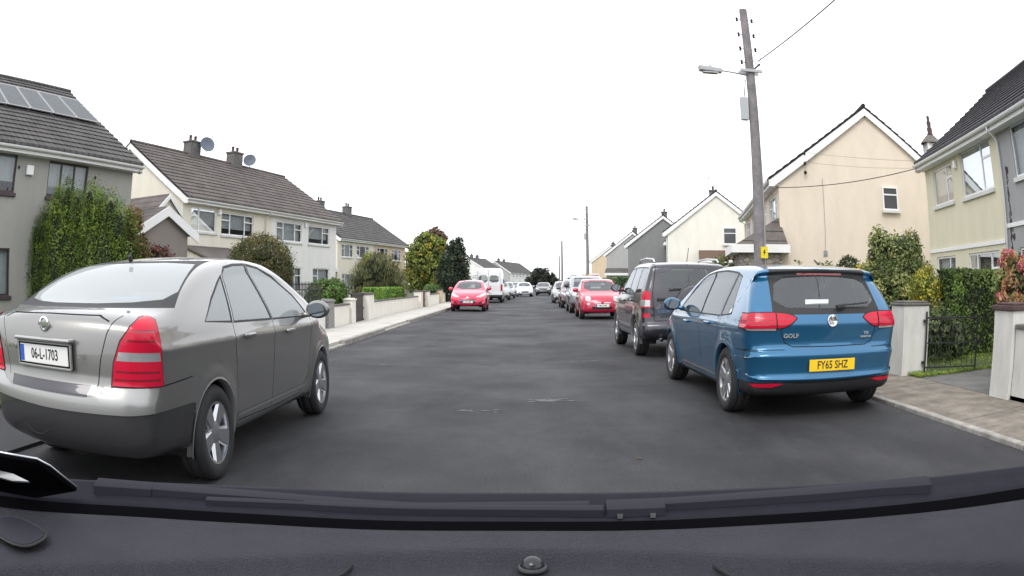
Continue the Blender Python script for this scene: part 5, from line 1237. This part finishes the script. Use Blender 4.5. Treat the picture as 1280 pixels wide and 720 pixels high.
SEDAN = dict(paint='p_silver', low='p_silver', cat='car',
    prof=[(-.80,.23),(-.98,.30),(-1.04,.42),(-1.05,.60),(-1.03,.685),(-.985,.70),(-.99,.85),(-.975,1.0),(-.94,1.085),(-.82,1.12),(-.62,1.135),(-.50,1.16),(-.20,1.265),(.15,1.375),(.40,1.43),(.80,1.475),(1.2,1.482),(1.6,1.455),(1.95,1.36),(2.40,1.16),(2.74,1.00),(2.90,.965),(3.3,.90),(3.52,.80),(3.58,.60),(3.56,.35),(3.4,.22),(2.9,.20)],
    wz=[(.15,.79),(.30,.832),(.50,.858),(.74,.880),(.90,.886),(1.04,.850),(1.15,.80),(1.28,.735),(1.42,.655),(1.5,.60)],
    wy=[(-1.05,.93),(-.5,.975),(.3,1.0),(2.4,1.0),(3.0,.965),(3.55,.88)], Rz=[(.2,.12),(.5,.17),(.9,.17),(1.05,.13),(1.15,.07),(1.4,.08)],
    bow_r=.14, bow_f=.24, crown=.04, wb=2.68, rw=.315, ra=.352, track=.765, tw=.205, mirror=(2.10,1.02), handles=[(.60,.91),(1.58,.885)],
    cabin=(-.35,2.35), fseat=1.05, rseat=.15, seat_h=1.02, wheelkind='five', ds=.045, spa=.0, handle_mat='p_silver', arch_mat='p_silverlight', drv=.37, seat_mat='seat_light', ns=24, crease=[(.90,.008,.03)])
sw_ = [[(1.235,1.002),(2.22,.985),(1.98,1.16),(1.62,1.32),(1.35,1.385),(1.10,1.408)],
       [(.405,1.018),(1.185,1.003),(1.05,1.408),(.82,1.40),(.60,1.375),(.535,1.34)],
       [(-.06,1.035),(.355,1.02),(.475,1.31),(.36,1.262),(.15,1.16)]]
SEDAN['regions'] = [
    reg('door#f', 'side', [(1.21,.30),(2.0,.30),(2.24,.44),(2.28,.90),(2.28,1.0),(1.98,1.18),(1.62,1.355),(1.34,1.42),(1.065,1.44),(1.21,1.0)], 'p_silver', thr=.2),
    reg('door#r', 'side', [(.42,.33),(1.21,.30),(1.21,1.0),(1.065,1.44),(.80,1.435),(.50,1.38),(.375,1.02),(.36,.85),(.40,.70),(.40,.58)], 'p_silver', thr=.2),
    ] + windows_side(sw_, 'sedan_glass', {0: 'door#f/window', 1: 'door#r/window', 2: 'quarter_window'}) + [
    seam_side([(1.21,.30),(1.21,1.0),(1.07,1.42)]), seam_side([(1.21,.30),(2.0,.30),(2.24,.44),(2.28,.90),(2.27,1.0)]), seam_side([(1.21,.30),(.44,.32),(.41,.58),(.39,.70),(.355,.87),(.37,1.02)]),
    reg('body', 'side', strip([(.42,.36),(2.15,.36)], .022), 'alloy', -.003, thr=.3),
    seam_side([(-1.1,.70),(-.70,.705),(-.34,.72)]),
    reg('body', 'rear', [(-.78,1.125),(-.57,1.432),(.57,1.432),(.78,1.125)], 'black', .001, thr=-.4, lim=lambda c: -.72 < c.y < .62 and c.z > 1.11),
    reg('rear_window', 'rear', rnd([(-.73,1.18),(-.60,1.36),(-.52,1.42),(.52,1.42),(.60,1.36),(.73,1.18),(.4,1.15),(-.4,1.15)],1), 'sedan_glass', .003, thr=-.4, lim=lambda c: -.7 < c.y < .60),
    # boot lid seams, dark lower strip, light bumper
    reg('rear_bumper', 'rear', [(-1,.10),(1,.10),(1,.715),(.60,.705),(.50,.66),(.38,.635),(-.38,.635),(-.50,.66),(-.60,.705),(-1,.715)], 'p_silverlight', -.003, thr=.30, lim=lambda c: c.y < -.33),
    reg('rear_bumper', 'rear', [(-1.1,.15),(1.1,.15),(1.1,.575),(.70,.555),(0,.545),(-.70,.555),(-1.1,.575)], 'p_graphite', .004, thr=-.12, lim=lambda c: c.y < -.33),  # dark road reflection on the silver lower bumper, painted as colour
    reg('body', 'rear', [(-.42,.705),(-.40,.64),(.40,.64),(.42,.705)], 'p_darkgrey', .002, thr=.1, lim=lambda c: c.y < -.5),
    seam_rear([(0,1.095),(.45,1.09),(.55,1.06)], .007),
    seam_rear([(.47,.70),(.50,.85),(.55,1.0),(.60,1.09)], .007),
    reg('tail_light', 'rear', [(-.075,.70),(-.05,.84),(.00,.96),(.07,1.04),(.14,1.085),(.20,1.095),(.25,1.07),(.275,.95),(.28,.70)], 'black', .001, thr=.15, mirror=True, ang=R(35), lim=lambda c: c.y < -.35 and c.x*1 > 0),
    reg('tail_light', 'rear', [(-.062,.708),(-.040,.84),(.01,.955),(.077,1.032),(.143,1.077),(.20,1.086),(.243,1.062),(.266,.95),(.271,.708)], 'red_lens', -.007, thr=.15, mirror=True, ang=R(35), lim=lambda c: c.y < -.35 and c.x > 0),
    reg('tail_light', 'rear', strip([(-.03,.79),(.25,.785)],.012), 'dark_red_lens', -.0055, thr=.15, mirror=True, ang=R(35), lim=lambda c: c.y < -.35 and c.x > 0),
    reg('tail_light', 'rear', strip([(-.04,.745),(.25,.742)],.012), 'dark_red_lens', -.0055, thr=.15, mirror=True, ang=R(35), lim=lambda c: c.y < -.35 and c.x > 0),
    reg('tail_light', 'rear', strip([(.04,.96),(.24,.955)],.010), 'dark_red_lens', -.0055, thr=.15, mirror=True, ang=R(35), lim=lambda c: c.y < -.35 and c.x > 0),
    reg('tail_light', 'rear', strip([(.08,1.01),(.23,1.005)],.010), 'dark_red_lens', -.0055, thr=.15, mirror=True, ang=R(35), lim=lambda c: c.y < -.35 and c.x > 0),
    reg('tail_light', 'rear', [(-.025,.850),(-.005,.898),(.255,.894),(.260,.845)], 'clear_lens', -.008, thr=.15, mirror=True, ang=R(35), lim=lambda c: c.y < -.35 and c.x > 0),
    reg('windscreen', 'front', [(-.66,1.03),(-.53,1.40),(.53,1.40),(.66,1.03)], 'sedan_glass', .003, thr=.2, lim=lambda c: 1.6 < c.y < 2.8 and c.z > 1.0),
    reg('headlight', 'side', [(3.1,.68),(3.15,.80),(3.6,.78),(3.6,.66)], 'clear_lens', -.002, thr=.3)]

SUV = dict(paint='p_darkgrey', low='p_steel', low_z=.1, cat='car',
    prof=[(-.60,.30),(-.78,.36),(-.80,.50),(-.78,.60),(-.72,.62),(-.71,.95),(-.69,1.10),(-.63,1.30),(-.56,1.56),(-.50,1.62),(-.2,1.655),(.5,1.675),(1.1,1.665),(1.5,1.60),(1.85,1.40),(2.22,1.14),(2.35,1.09),(2.9,1.04),(3.18,.97),(3.28,.82),(3.30,.55),(3.24,.36),(2.9,.30)],
    wz=[(.25,.86),(.45,.90),(.65,.905),(.90,.895),(1.08,.865),(1.2,.83),(1.4,.765),(1.6,.69),(1.7,.64)],
    wy=[(-.8,.95),(-.35,.985),(.3,1.0),(2.4,1.0),(3.0,.97),(3.3,.90)], Rz=[(.3,.09),(.7,.10),(1.1,.09),(1.6,.09)],
    bow_r=.08, bow_f=.16, crown=.03, wb=2.64, rw=.35, ra=.40, track=.78, tw=.22, mirror=(2.02,1.17), handles=[(.50,.98),(1.50,.96)],
    cabin=(-.5,2.05), fseat=1.1, rseat=.2, seat_h=1.16, wheelkind='five', ds=.05, arch_mat='p_steel', mirror_mat='black_plastic')
vw = [[(1.02,1.10),(1.98,1.08),(1.93,1.16),(1.55,1.47),(1.40,1.54),(1.02,1.565)], [(.26,1.12),(.98,1.10),(.98,1.565),(.30,1.56)], [(-.48,1.14),(.20,1.12),(.24,1.56),(-.36,1.54)]]
SUV['regions'] = [
    reg('door#f', 'side', [(1.0,.45),(1.95,.45),(2.12,.60),(2.12,1.06),(1.56,1.52),(1.40,1.585),(1.0,1.60)], 'p_darkgrey', thr=.2),
    reg('door#r', 'side', [(.44,.45),(1.0,.45),(1.0,1.60),(.26,1.60),(.22,1.08),(.30,.84),(.42,.66)], 'p_darkgrey', thr=.2),
    ] + windows_side(vw, 'car_glass_tint', {0: 'door#f/window', 1: 'door#r/window', 2: 'quarter_window'}) + [
    seam_side([(1.0,.45),(1.0,1.58)], .01), seam_side([(.44,.45),(1.95,.45),(2.12,.60),(2.12,1.05)], .01), seam_side([(.44,.45),(.42,.66),(.30,.84),(.23,1.08)], .01),
    reg('body', 'side', strip([(.44,.52),(2.1,.52)], .05), 'alloy', -.004, thr=.3),
    reg('rear_door', 'rear', rnd([(-.66,.64),(-.68,1.1),(-.60,1.60),(.60,1.60),(.68,1.1),(.66,.64)],1), 'p_darkgrey', .002, thr=.2, lim=lambda c: c.y < -.3),
    reg('rear_door/rear_window', 'rear', rnd([(-.58,1.17),(-.52,1.53),(.52,1.53),(.58,1.17)],1), 'car_glass_tint', .004, thr=.2, lim=lambda c: c.y < -.2, split='no'),
    seam_rear([(.66,.64),(.69,1.1),(.61,1.58)], .012, thr=.0), reg('body', 'rear', strip([(-.66,.64),(.66,.64)], .012), 'seam', .004, thr=.2),
    reg('tail_light', 'rear', [(.725,.86),(.725,1.13),(.80,1.15),(.90,1.14),(.92,.86)], 'red_lens', -.006, thr=-.2, mirror=True, lim=lambda c: c.y < -.48),
    reg('tail_light', 'rear', [(.735,.885),(.735,.995),(.90,.995),(.90,.885)], 'clear_lens', -.010, thr=-.1, mirror=True, lim=lambda c: c.y < -.50),
    reg('reflector', 'rear', [(.74,.70),(.74,.77),(.85,.77),(.85,.70)], 'red_lens', -.004, thr=0, mirror=True, lim=lambda c: c.y < -.4),
    reg('rear_bumper', 'rear', [(-1,.25),(1,.25),(1,.62),(-1,.62)], 'p_darkgrey', -.002, thr=-.12, lim=lambda c: c.y < -.40),
    reg('windscreen', 'front', [(-.68,1.14),(-.58,1.56),(.58,1.56),(.68,1.14)], 'car_glass_tint', .003, thr=.2, lim=lambda c: 1.3 < c.y < 2.35),
    reg('headlight', 'side', [(2.95,.80),(3.0,.95),(3.3,.95),(3.3,.80)], 'clear_lens', -.002, thr=.3)]

def front_common(zb, gz, hl, grille, bump, ws, lens='clear_lens'):
    return [reg('windscreen', 'front', rnd(ws, 1), 'car_glass', .003, thr=.15, lim=lambda c: c.z > zb and c.y > .8),
            reg('headlight', 'front', hl, lens, -.004, thr=-.2, mirror=True, lim=lambda c: c.y > 2.0)] + \
           [reg('grille', 'front', g, 'grille', .006, thr=.0, split='no', lim=lambda c: c.y > 2.0) for g in grille] + \
           [reg('front_bumper', 'front', b_, 'black_plastic', .004, thr=-.1, split='no', lim=lambda c: c.y > 2.0) for b_ in bump]

FIAT = dict(paint='p_red', low='black_plastic', low_z=.2, cat='car',
    prof=[(-.35,.22),(-.50,.28),(-.56,.42),(-.56,.70),(-.52,.95),(-.40,1.15),(-.22,1.38),(-.05,1.45),(.4,1.485),(.9,1.48),(1.2,1.42),(1.62,1.17),(1.90,1.01),(2.02,.965),(2.45,.93),(2.75,.84),(2.90,.70),(2.955,.50),(2.95,.32),(2.85,.20)],
    wz=[(.15,.76),(.35,.805),(.55,.815),(.80,.81),(.95,.785),(1.05,.74),(1.2,.68),(1.42,.59),(1.5,.55)],
    wy=[(-.55,.93),(.2,1.0),(1.9,1.0),(2.5,.95),(2.95,.86)], Rz=[(.2,.12),(.5,.18),(.9,.17),(1.1,.09),(1.4,.12)],
    bow_r=.14, bow_f=.20, crown=.05, wb=2.30, rw=.29, ra=.325, track=.71, tw=.18, mirror=(1.42,1.03), handles=[(.80,.88)],
    cabin=(-.2,1.75), fseat=.85, rseat=.1, seat_h=1.05, wheelkind='cap', ds=.05, seat_mat='seat_cloth', mirror_mat='p_red', drv=.34)
FIAT['regions'] = [reg('door', 'side', [(.72,.30),(1.75,.30),(1.80,.92),(1.55,1.18),(1.2,1.40),(.72,1.43)], 'p_red', thr=.2),
    ] + windows_side([[(.76,.97),(1.66,.95),(1.50,1.14),(1.18,1.35),(.76,1.38)], [(.0,.99),(.68,.97),(.68,1.38),(.20,1.36)]], 'car_glass', {0: 'door/window', 1: 'quarter_window'}) + [
    seam_side([(.72,.30),(.72,1.40)], .01), seam_side([(.72,.30),(1.75,.30),(1.80,.92)], .01)] + \
    front_common(.99, 0, rnd([(.42,.66),(.42,.84),(.62,.84),(.62,.66)], 2), [[(-.36,.36),(.36,.36),(.40,.46),(-.40,.46)]], [[(-.9,.15),(.9,.15),(.9,.24),(-.9,.24)]],
                 [(-.62,1.02),(-.53,1.40),(.53,1.40),(.62,1.02)]) + [
    reg('fog_light', 'front', rnd([(.46,.52),(.46,.60),(.56,.60),(.56,.52)], 2), 'clear_lens', -.004, thr=0, mirror=True, lim=lambda c: c.y > 2),
    reg('body', 'front', strip([(-.30,.60),(.30,.60)], .02), 'chrome', -.006, thr=.2, lim=lambda c: c.y > 2),
    reg('rear_window', 'rear', [(-.5,1.1),(-.45,1.38),(.45,1.38),(.5,1.1)], 'car_glass', .003, thr=.1, lim=lambda c: c.y < .3),
    reg('tail_light', 'rear', [(.6,.7),(.6,.95),(.75,.95),(.75,.7)], 'red_lens', -.004, thr=-.1, mirror=True)]

HATCH = dict(paint='p_cherry', low='black_plastic', low_z=.22, cat='car',
    prof=[(-.50,.22),(-.66,.28),(-.70,.45),(-.70,.75),(-.64,1.0),(-.40,1.30),(-.25,1.42),(.1,1.46),(.7,1.475),(1.15,1.43),(1.5,1.30),(2.02,1.02),(2.22,.965),(2.70,.86),(2.98,.72),(3.10,.58),(3.13,.38),(3.05,.22)],
    wz=[(.15,.80),(.35,.85),(.55,.862),(.78,.858),(.92,.83),(1.02,.79),(1.2,.70),(1.42,.59),(1.5,.55)],
    wy=[(-.7,.93),(.2,1.0),(2.1,1.0),(2.7,.95),(3.12,.85)], Rz=[(.2,.10),(.5,.16),(.9,.15),(1.1,.09),(1.4,.12)],
    bow_r=.12, bow_f=.26, crown=.05, wb=2.49, rw=.30, ra=.34, track=.73, tw=.19, mirror=(1.55,1.03), handles=[(.45,.90),(1.2,.88)],
    cabin=(-.3,1.9), fseat=.95, rseat=.1, seat_h=1.02, wheelkind='cap', ds=.05, mirror_mat='p_cherry')
HATCH['regions'] = [reg('door', 'side', [(.82,.30),(1.88,.30),(1.95,.92),(1.5,1.28),(1.15,1.40),(.82,1.42)], 'p_cherry', thr=.2),
    ] + windows_side([[(.86,.97),(1.78,.95),(1.50,1.17),(1.15,1.35),(.86,1.38)], [(.05,.99),(.78,.97),(.78,1.38),(.20,1.34)]], 'car_glass', {0: 'door/window', 1: 'quarter_window'}) + [
    seam_side([(.82,.30),(.82,1.40)], .01), seam_side([(.82,.30),(1.88,.30),(1.95,.92)], .01)] + \
    front_common(1.0, 0, [(.38,.66),(.46,.72),(.66,.82),(.82,.86),(.80,.76),(.62,.66)], [[(-.34,.40),(.34,.40),(.40,.52),(.34,.57),(-.34,.57),(-.40,.52)]], [[(-.9,.15),(.9,.15),(.9,.235),(-.9,.235)]],
                 [(-.64,1.02),(-.52,1.40),(.52,1.40),(.64,1.02)]) + [
    reg('body', 'front', strip([(-.40,.50),(.40,.50)], .012), 'chrome', -.004, thr=.2, lim=lambda c: c.y > 2),
    reg('fog_light', 'front', [(.50,.36),(.52,.44),(.66,.46),(.68,.38)], 'grille', .004, thr=0, mirror=True, lim=lambda c: c.y > 2),
    reg('rear_window', 'rear', [(-.5,1.08),(-.42,1.36),(.42,1.36),(.5,1.08)], 'car_glass', .003, thr=.1, lim=lambda c: c.y < .3)]

def recol(spec, p, **kw):
    s = dict(spec); old = spec['paint']; s['paint'] = p; s['regions'] = [dict(r, mat=(p if r['mat'] == old else r['mat'])) for r in spec['regions']]
    for k in ('handle_mat', 'mirror_mat', 'arch_mat'):
        if s.get(k) == old: s[k] = p
    s.update(kw); return s

VAN = dict(paint='p_white', low='black_plastic', low_z=.32, cat='van', van=True,
    prof=[(-.85,.30),(-1.0,.36),(-1.02,.50),(-.97,.56),(-.98,1.3),(-.95,2.1),(-.90,2.28),(-.6,2.36),(1.5,2.40),(2.6,2.36),(3.0,2.15),(3.55,1.45),(4.0,1.15),(4.25,.95),(4.30,.50),(4.2,.30)],
    wz=[(.3,.92),(.5,.96),(1.1,.97),(1.5,.945),(2.0,.89),(2.35,.82)], wy=[(-1,.97),(0,1),(3,1),(4.3,.9)], Rz=[(.3,.06),(1,.07),(2,.10),(2.4,.14)],
    bow_r=.04, bow_f=.2, crown=.04, wb=3.3, rw=.34, ra=.39, track=.84, tw=.21, mirror=(3.15,1.45), handles=[], cabin=(1.9,3.4), fseat=2.3, rseat=1.95, seats=False, wheelkind='cap', ds=.07, mirror_mat='black_plastic', seat_h=1.3)
VAN['regions'] = [
    reg('rear_door', 'rear', [(.01,.60),(.01,2.2),(.74,2.2),(.80,1.5),(.80,.60)], 'p_white', 0, thr=.2, mirror=True, lim=lambda c: c.y < -.6),
    reg('rear_door/window', 'rear', rnd([(.06,1.38),(.06,1.86),(.68,1.86),(.72,1.38)], 1), 'car_glass_tint', .004, thr=.2, mirror=True, lim=lambda c: c.y < -.6),
    reg('body', 'rear', strip([(0,.6),(0,2.2)], .018), 'seam', .004, thr=.2), seam_rear([(.0,.6),(.80,.60),(.80,1.5),(.74,2.2),(0,2.2)], .016),
    reg('tail_light', 'rear', [(.83,.80),(.83,1.25),(.93,1.25),(.95,.80)], 'red_lens', -.006, thr=-.1, mirror=True, lim=lambda c: c.y < -.7),
    reg('rear_bumper', 'rear', [(-1.1,.25),(1.1,.25),(1.1,.55),(-1.1,.55)], 'black_plastic', -.004, thr=0, lim=lambda c: c.y < -.6),
    reg('window', 'side', [(2.3,1.35),(3.35,1.35),(3.0,1.85),(2.3,1.9)], 'car_glass_tint', .004), reg('windscreen', 'front', [(-.75,1.45),(-.68,2.05),(.68,2.05),(.75,1.45)], 'car_glass_tint', .003, thr=.2, lim=lambda c: c.y > 2.8)]

# ------------------------------------------------------------------ place the vehicles
KERB = 'cars parked along the kerb'
def boxpart(name, m, par, *a, bevel=0.004): return MB().box(*a).build(name, m, par, bevel=bevel)

g, gp, W = car(GOLF, 'parked_car', 'metallic blue hatchback with a yellow rear number plate, on the right', (2.87, 7.12, 0), R(1.0), KERB)
gb = gp[('body', 0)]
plate(g, g, 0, -.800, .515, .52, .111, 'FY65 SHZ', 'y', REAR, strip_=False, tsz=.105)
r_ = MB()
mt = Matrix.Translation((0, -.764, .925)) @ Matrix.Rotation(R(90), 4, 'X')
r_.lathe([(.046, 0), (.058, .003), (.058, .010), (.050, .013), (.046, .008), (0, .006)], 32, mt)
bd = r_.build('badge', 'chrome', g, smooth=True)
text('V', .055, 'chrome', bd, (0, -.779, .945), REAR, 'emblem', .002, 1.0, .0018); text('W', .050, 'chrome', bd, (0, -.779, .905), REAR, 'emblem', .002, 1.0, .0018)
text('GOLF', .050, 'chrome', g, (-.44, -.738, .79), (R(90), 0, R(-6)), 'model_lettering', .003, 1.25, .0015)
text('TDI', .034, 'chrome', g, (.42, -.738, .80), (R(90), 0, R(6)), 'model_lettering', .003, 1.2, .001)
text('BLUEMOTION', .020, 'chrome', g, (.42, -.733, .765), (R(90), 0, R(6)), 'model_lettering', .003, 1.1, .001)
wp = MB(); wp.bar((.10, -.715, 1.065), (.46, -.69, 1.09), .028, .016); wp.bar((.06, -.735, 1.055), (.16, -.73, 1.068), .05, .03); wp.build('rear_wiper', 'black_plastic', g, bevel=.004)
MB().bar((-.26, -.655, 1.10), (.0, -.655, 1.10), .004, .045).build('window_sticker', 'white_pvc', gp.get(('rear_window', 0)))
aw = MB(); aw.bar((0, -.41, 1.455), (0, -.30, 1.50), .012); aw.build('aerial', 'black', g)

s, sp, W2 = car(SEDAN, 'parked_car', 'warm silver saloon with tall red tail lights and a white rear number plate', (-2.81, 4.27, 0), R(.3), KERB)
s['group'] = KERB
pl = plate(s, s, 0, -1.012, .855, .52, .111, '06-L-1703', 'w', REAR, tsz=.088)
sb_ = MB(); sb_.box(-.30, .30, -1.055, -.98, .935, .958); sb_.build('boot_garnish', 'p_silverlight', s, bevel=.01)
sb_ = MB(); sb_.box(-.285, .285, -1.006, -.97, .785, .925); sb_.build('plate_recess', 'seam', s, bevel=.006)
sb_ = MB()
for a in ((-.29, .29, .775, .79), (-.29, .29, .918, .932)): sb_.box(a[0], a[1], -1.022, -1.0, a[2], a[3])
for a in ((-.29, -.275), (.275, .29)): sb_.box(a[0], a[1], -1.022, -1.0, .775, .932)
sb_.build('plate_surround', 'p_silverlight', s, bevel=.004)
r_ = MB(); mt = Matrix.Translation((0, -.972, 1.035)) @ Matrix.Rotation(R(90), 4, 'X')
r_.lathe([(.032, 0), (.046, .004), (.046, .012), (.036, .014), (.032, .006)], 32, mt); r_.box(-.056, .056, -.992, -.980, 1.025, 1.045)
r_.build('badge', 'chrome', s, smooth=True, angle=30)
text('SE', .036, 'chrome', s, (.36, -1.004, .862), (R(90), 0, R(5)), 'model_lettering', .003, 1.2, .001)
text('PRIMERA', .036, 'chrome', s, (-.40, -1.004, .885), (R(90), 0, R(-5)), 'model_lettering', .003, 1.2, .001)
MB().tube([(.0, .30, 1.43), (.0, .27, 1.47)], .018, 8).build('aerial', 'black', s)
MB().box(.22, .52, -.36, -.20, 1.16, 1.185).build('parcel_on_shelf', 'sticker_blue', sp.get(('rear_window', 0)), bevel=.01)
MB().box(-.70, .70, -.55, .10, 1.06, 1.085).build('parcel_shelf', 'seat_light', s)
pe = MB(); pe.tube([(-.26 + .02*i, -1.06 - .002*i, .42 - .05*math.sin(math.pi*i/16)) for i in range(17)], .004, 6); pe.build('tow_eye_cover', 'seam', s)

v, vp, W3 = car(SUV, 'parked_car', 'dark grey four wheel drive car with a spare wheel on its back door', (2.86, 13.25, 0), R(.5), KERB)
# spare wheel on the rear door
sc_ = MB(); mt = Matrix.Translation((.02, -.70, .90)) @ Matrix.Rotation(R(90), 4, 'X')
sc_.lathe([(0, .235), (.26, .235), (.325, .215), (.35, .17), (.355, .05), (.34, .02), (0, .01)], 40, mt); sc_.build('spare_wheel_cover', 'p_darkgrey', vp.get(('rear_door', 0)), smooth=True, angle=35)
boxpart('handle', 'black_plastic', vp.get(('rear_door', 0)), -.62, -.44, -.755, -.715, .985, 1.03)
text('SUZUKI', .055, 'chrome', v, (-.50, -.733, .80), REAR, 'model_lettering', .003, 1.2, .0015)
wp = MB(); wp.bar((-.40, -.705, 1.18), (-.02, -.69, 1.195), .025, .015); wp.build('rear_wiper', 'black_plastic', v)
aw = MB(); aw.tube([(0, -.35, 1.66), (.02, -.42, 1.90)], .006, 6); aw.build('aerial', 'black', v)
for sx in (-1, 1):
    rl = MB(); rl.tube([(sx*.60, -.35, 1.645), (sx*.60, -.25, 1.70), (sx*.60, .5, 1.735), (sx*.60, 1.1, 1.72), (sx*.60, 1.25, 1.66)], .018, 8); rl.build('roof_rail', 'alloy', v, smooth=True)
ex = MB(); ex.tube([(-.55, -.60, .33), (-.55, -.86, .32)], .028, 12, False); ex.build('exhaust', 'steel_grey', v, smooth=True)
boxpart('step_plate', 'steel_grey', v, -.35, .35, -.84, -.77, .40, .44)

f5, fp, _ = car(FIAT, 'parked_car', 'small red bubble shaped car with round headlights facing the camera, parked on the right', (2.80, 30.1, 0), R(180), KERB)
plate(f5, f5, 0, 2.96, .50, .50, .11, '08-L-2140', 'w', FRONT, tsz=.085, sgn=1)
r_ = MB(); r_.lathe([(.05, 0), (.045, .012), (0, .014)], 20, Matrix.Translation((0, 2.945, .61)) @ Matrix.Rotation(R(-90), 4, 'X')); r_.build('badge', 'red_lens', f5, smooth=True)
hf, hp, _ = car(HATCH, 'parked_car', 'bright red hatchback facing the camera, parked on the left beside the boundary wall', (-2.62, 38.6, 0), R(180), KERB)
plate(hf, hf, 0, 3.125, .455, .50, .11, '161-L-382', 'w', FRONT, tsz=.085, sgn=1)
r_ = MB(); r_.lathe([(.05, 0), (.045, .012), (0, .014)], 20, Matrix.Translation((0, 3.06, .64)) @ Matrix.Rotation(R(-90), 4, 'X') @ Matrix.Diagonal((1.5, .8, 1, 1))); r_.build('badge', 'chrome', hf, smooth=True)
vn, vnp, _ = car(VAN, 'parked_van', 'tall white high-roof van seen from behind, parked beyond the red hatchback on the left', (-2.45, 54.0, 0), R(0), KERB)
plate(vn, vn, -.05, -.99, .68, .50, .11, '12-L-905', 'w', REAR, tsz=.085)
boxpart('handle', 'black_plastic', vn, .08, .16, -1.02, -.97, 1.0, 1.12)

fr = recol(SUV, 'p_steel', ds=.07)
fr['regions'] = fr['regions'] + [reg('grille', 'front', [(-.42,.72),(.42,.72),(.42,.88),(-.42,.88)], 'grille', .005, thr=0, lim=lambda c: c.y > 2.5),
    reg('headlight', 'front', [(.50,.72),(.50,.90),(.80,.92),(.82,.76)], 'clear_lens', -.004, thr=-.1, mirror=True, lim=lambda c: c.y > 2.5),
    reg('front_bumper', 'front', [(-.6,.35),(.6,.35),(.6,.50),(-.6,.50)], 'black_plastic', .004, thr=0, lim=lambda c: c.y > 2.5)]
a1, _p, _ = car(fr, 'parked_car', 'pale silver four wheel drive car parked directly behind the small red bubble shaped car', (2.86, 36.6, 0), R(180), KERB)
plate(a1, a1, 0, 3.30, .60, .50, .11, '05-L-771', 'w', FRONT, tsz=.085, sgn=1)
hh = recol(HATCH, 'p_maroon', ds=.08); hh = dict(hh, prof=[(y, z*1.06) for y, z in hh['prof']])
a2, _p, _ = car(hh, 'parked_car', 'dull brown-grey car third in the right-hand row beyond the silver four wheel drive', (2.75, 43.6, 0), R(180), KERB)
hs2 = recol(HATCH, 'p_silverlight', ds=.08)
a3, _p, _ = car(hs2, 'parked_car', 'light silver hatchback farthest along the row of cars on the right', (2.72, 54.5, 0), R(180), KERB)
copy_thing(a3, (-2.0, 64.5, 0), R(180), 'silver car half hidden behind the white van', KERB)
FAR = 'cars parked at the far junction'
a5, _p, _ = car(recol(HATCH, 'p_steel', ds=.09), 'parked_car', 'dark grey car parked between the white van and the white hatchback', (-1.75, 73, 0), R(181), FAR)
a6, _p, _ = car(recol(HATCH, 'p_white', ds=.09), 'parked_car', 'small white hatchback facing the camera at the far end of the road', (-.15, 82, 0), R(183), FAR)
a7, _p, _ = car(recol(HATCH, 'p_black', ds=.09), 'parked_car', 'black car parked to the right of the far white hatchback', (2.15, 90, 0), R(178), FAR)
copy_thing(a6, (2.6, 101, 0), R(176), 'tiny white car behind the black car at the road end', FAR)
copy_thing(a7, (-1.2, 92, 0), R(180), 'tiny dark car just behind the far white hatchback', FAR)
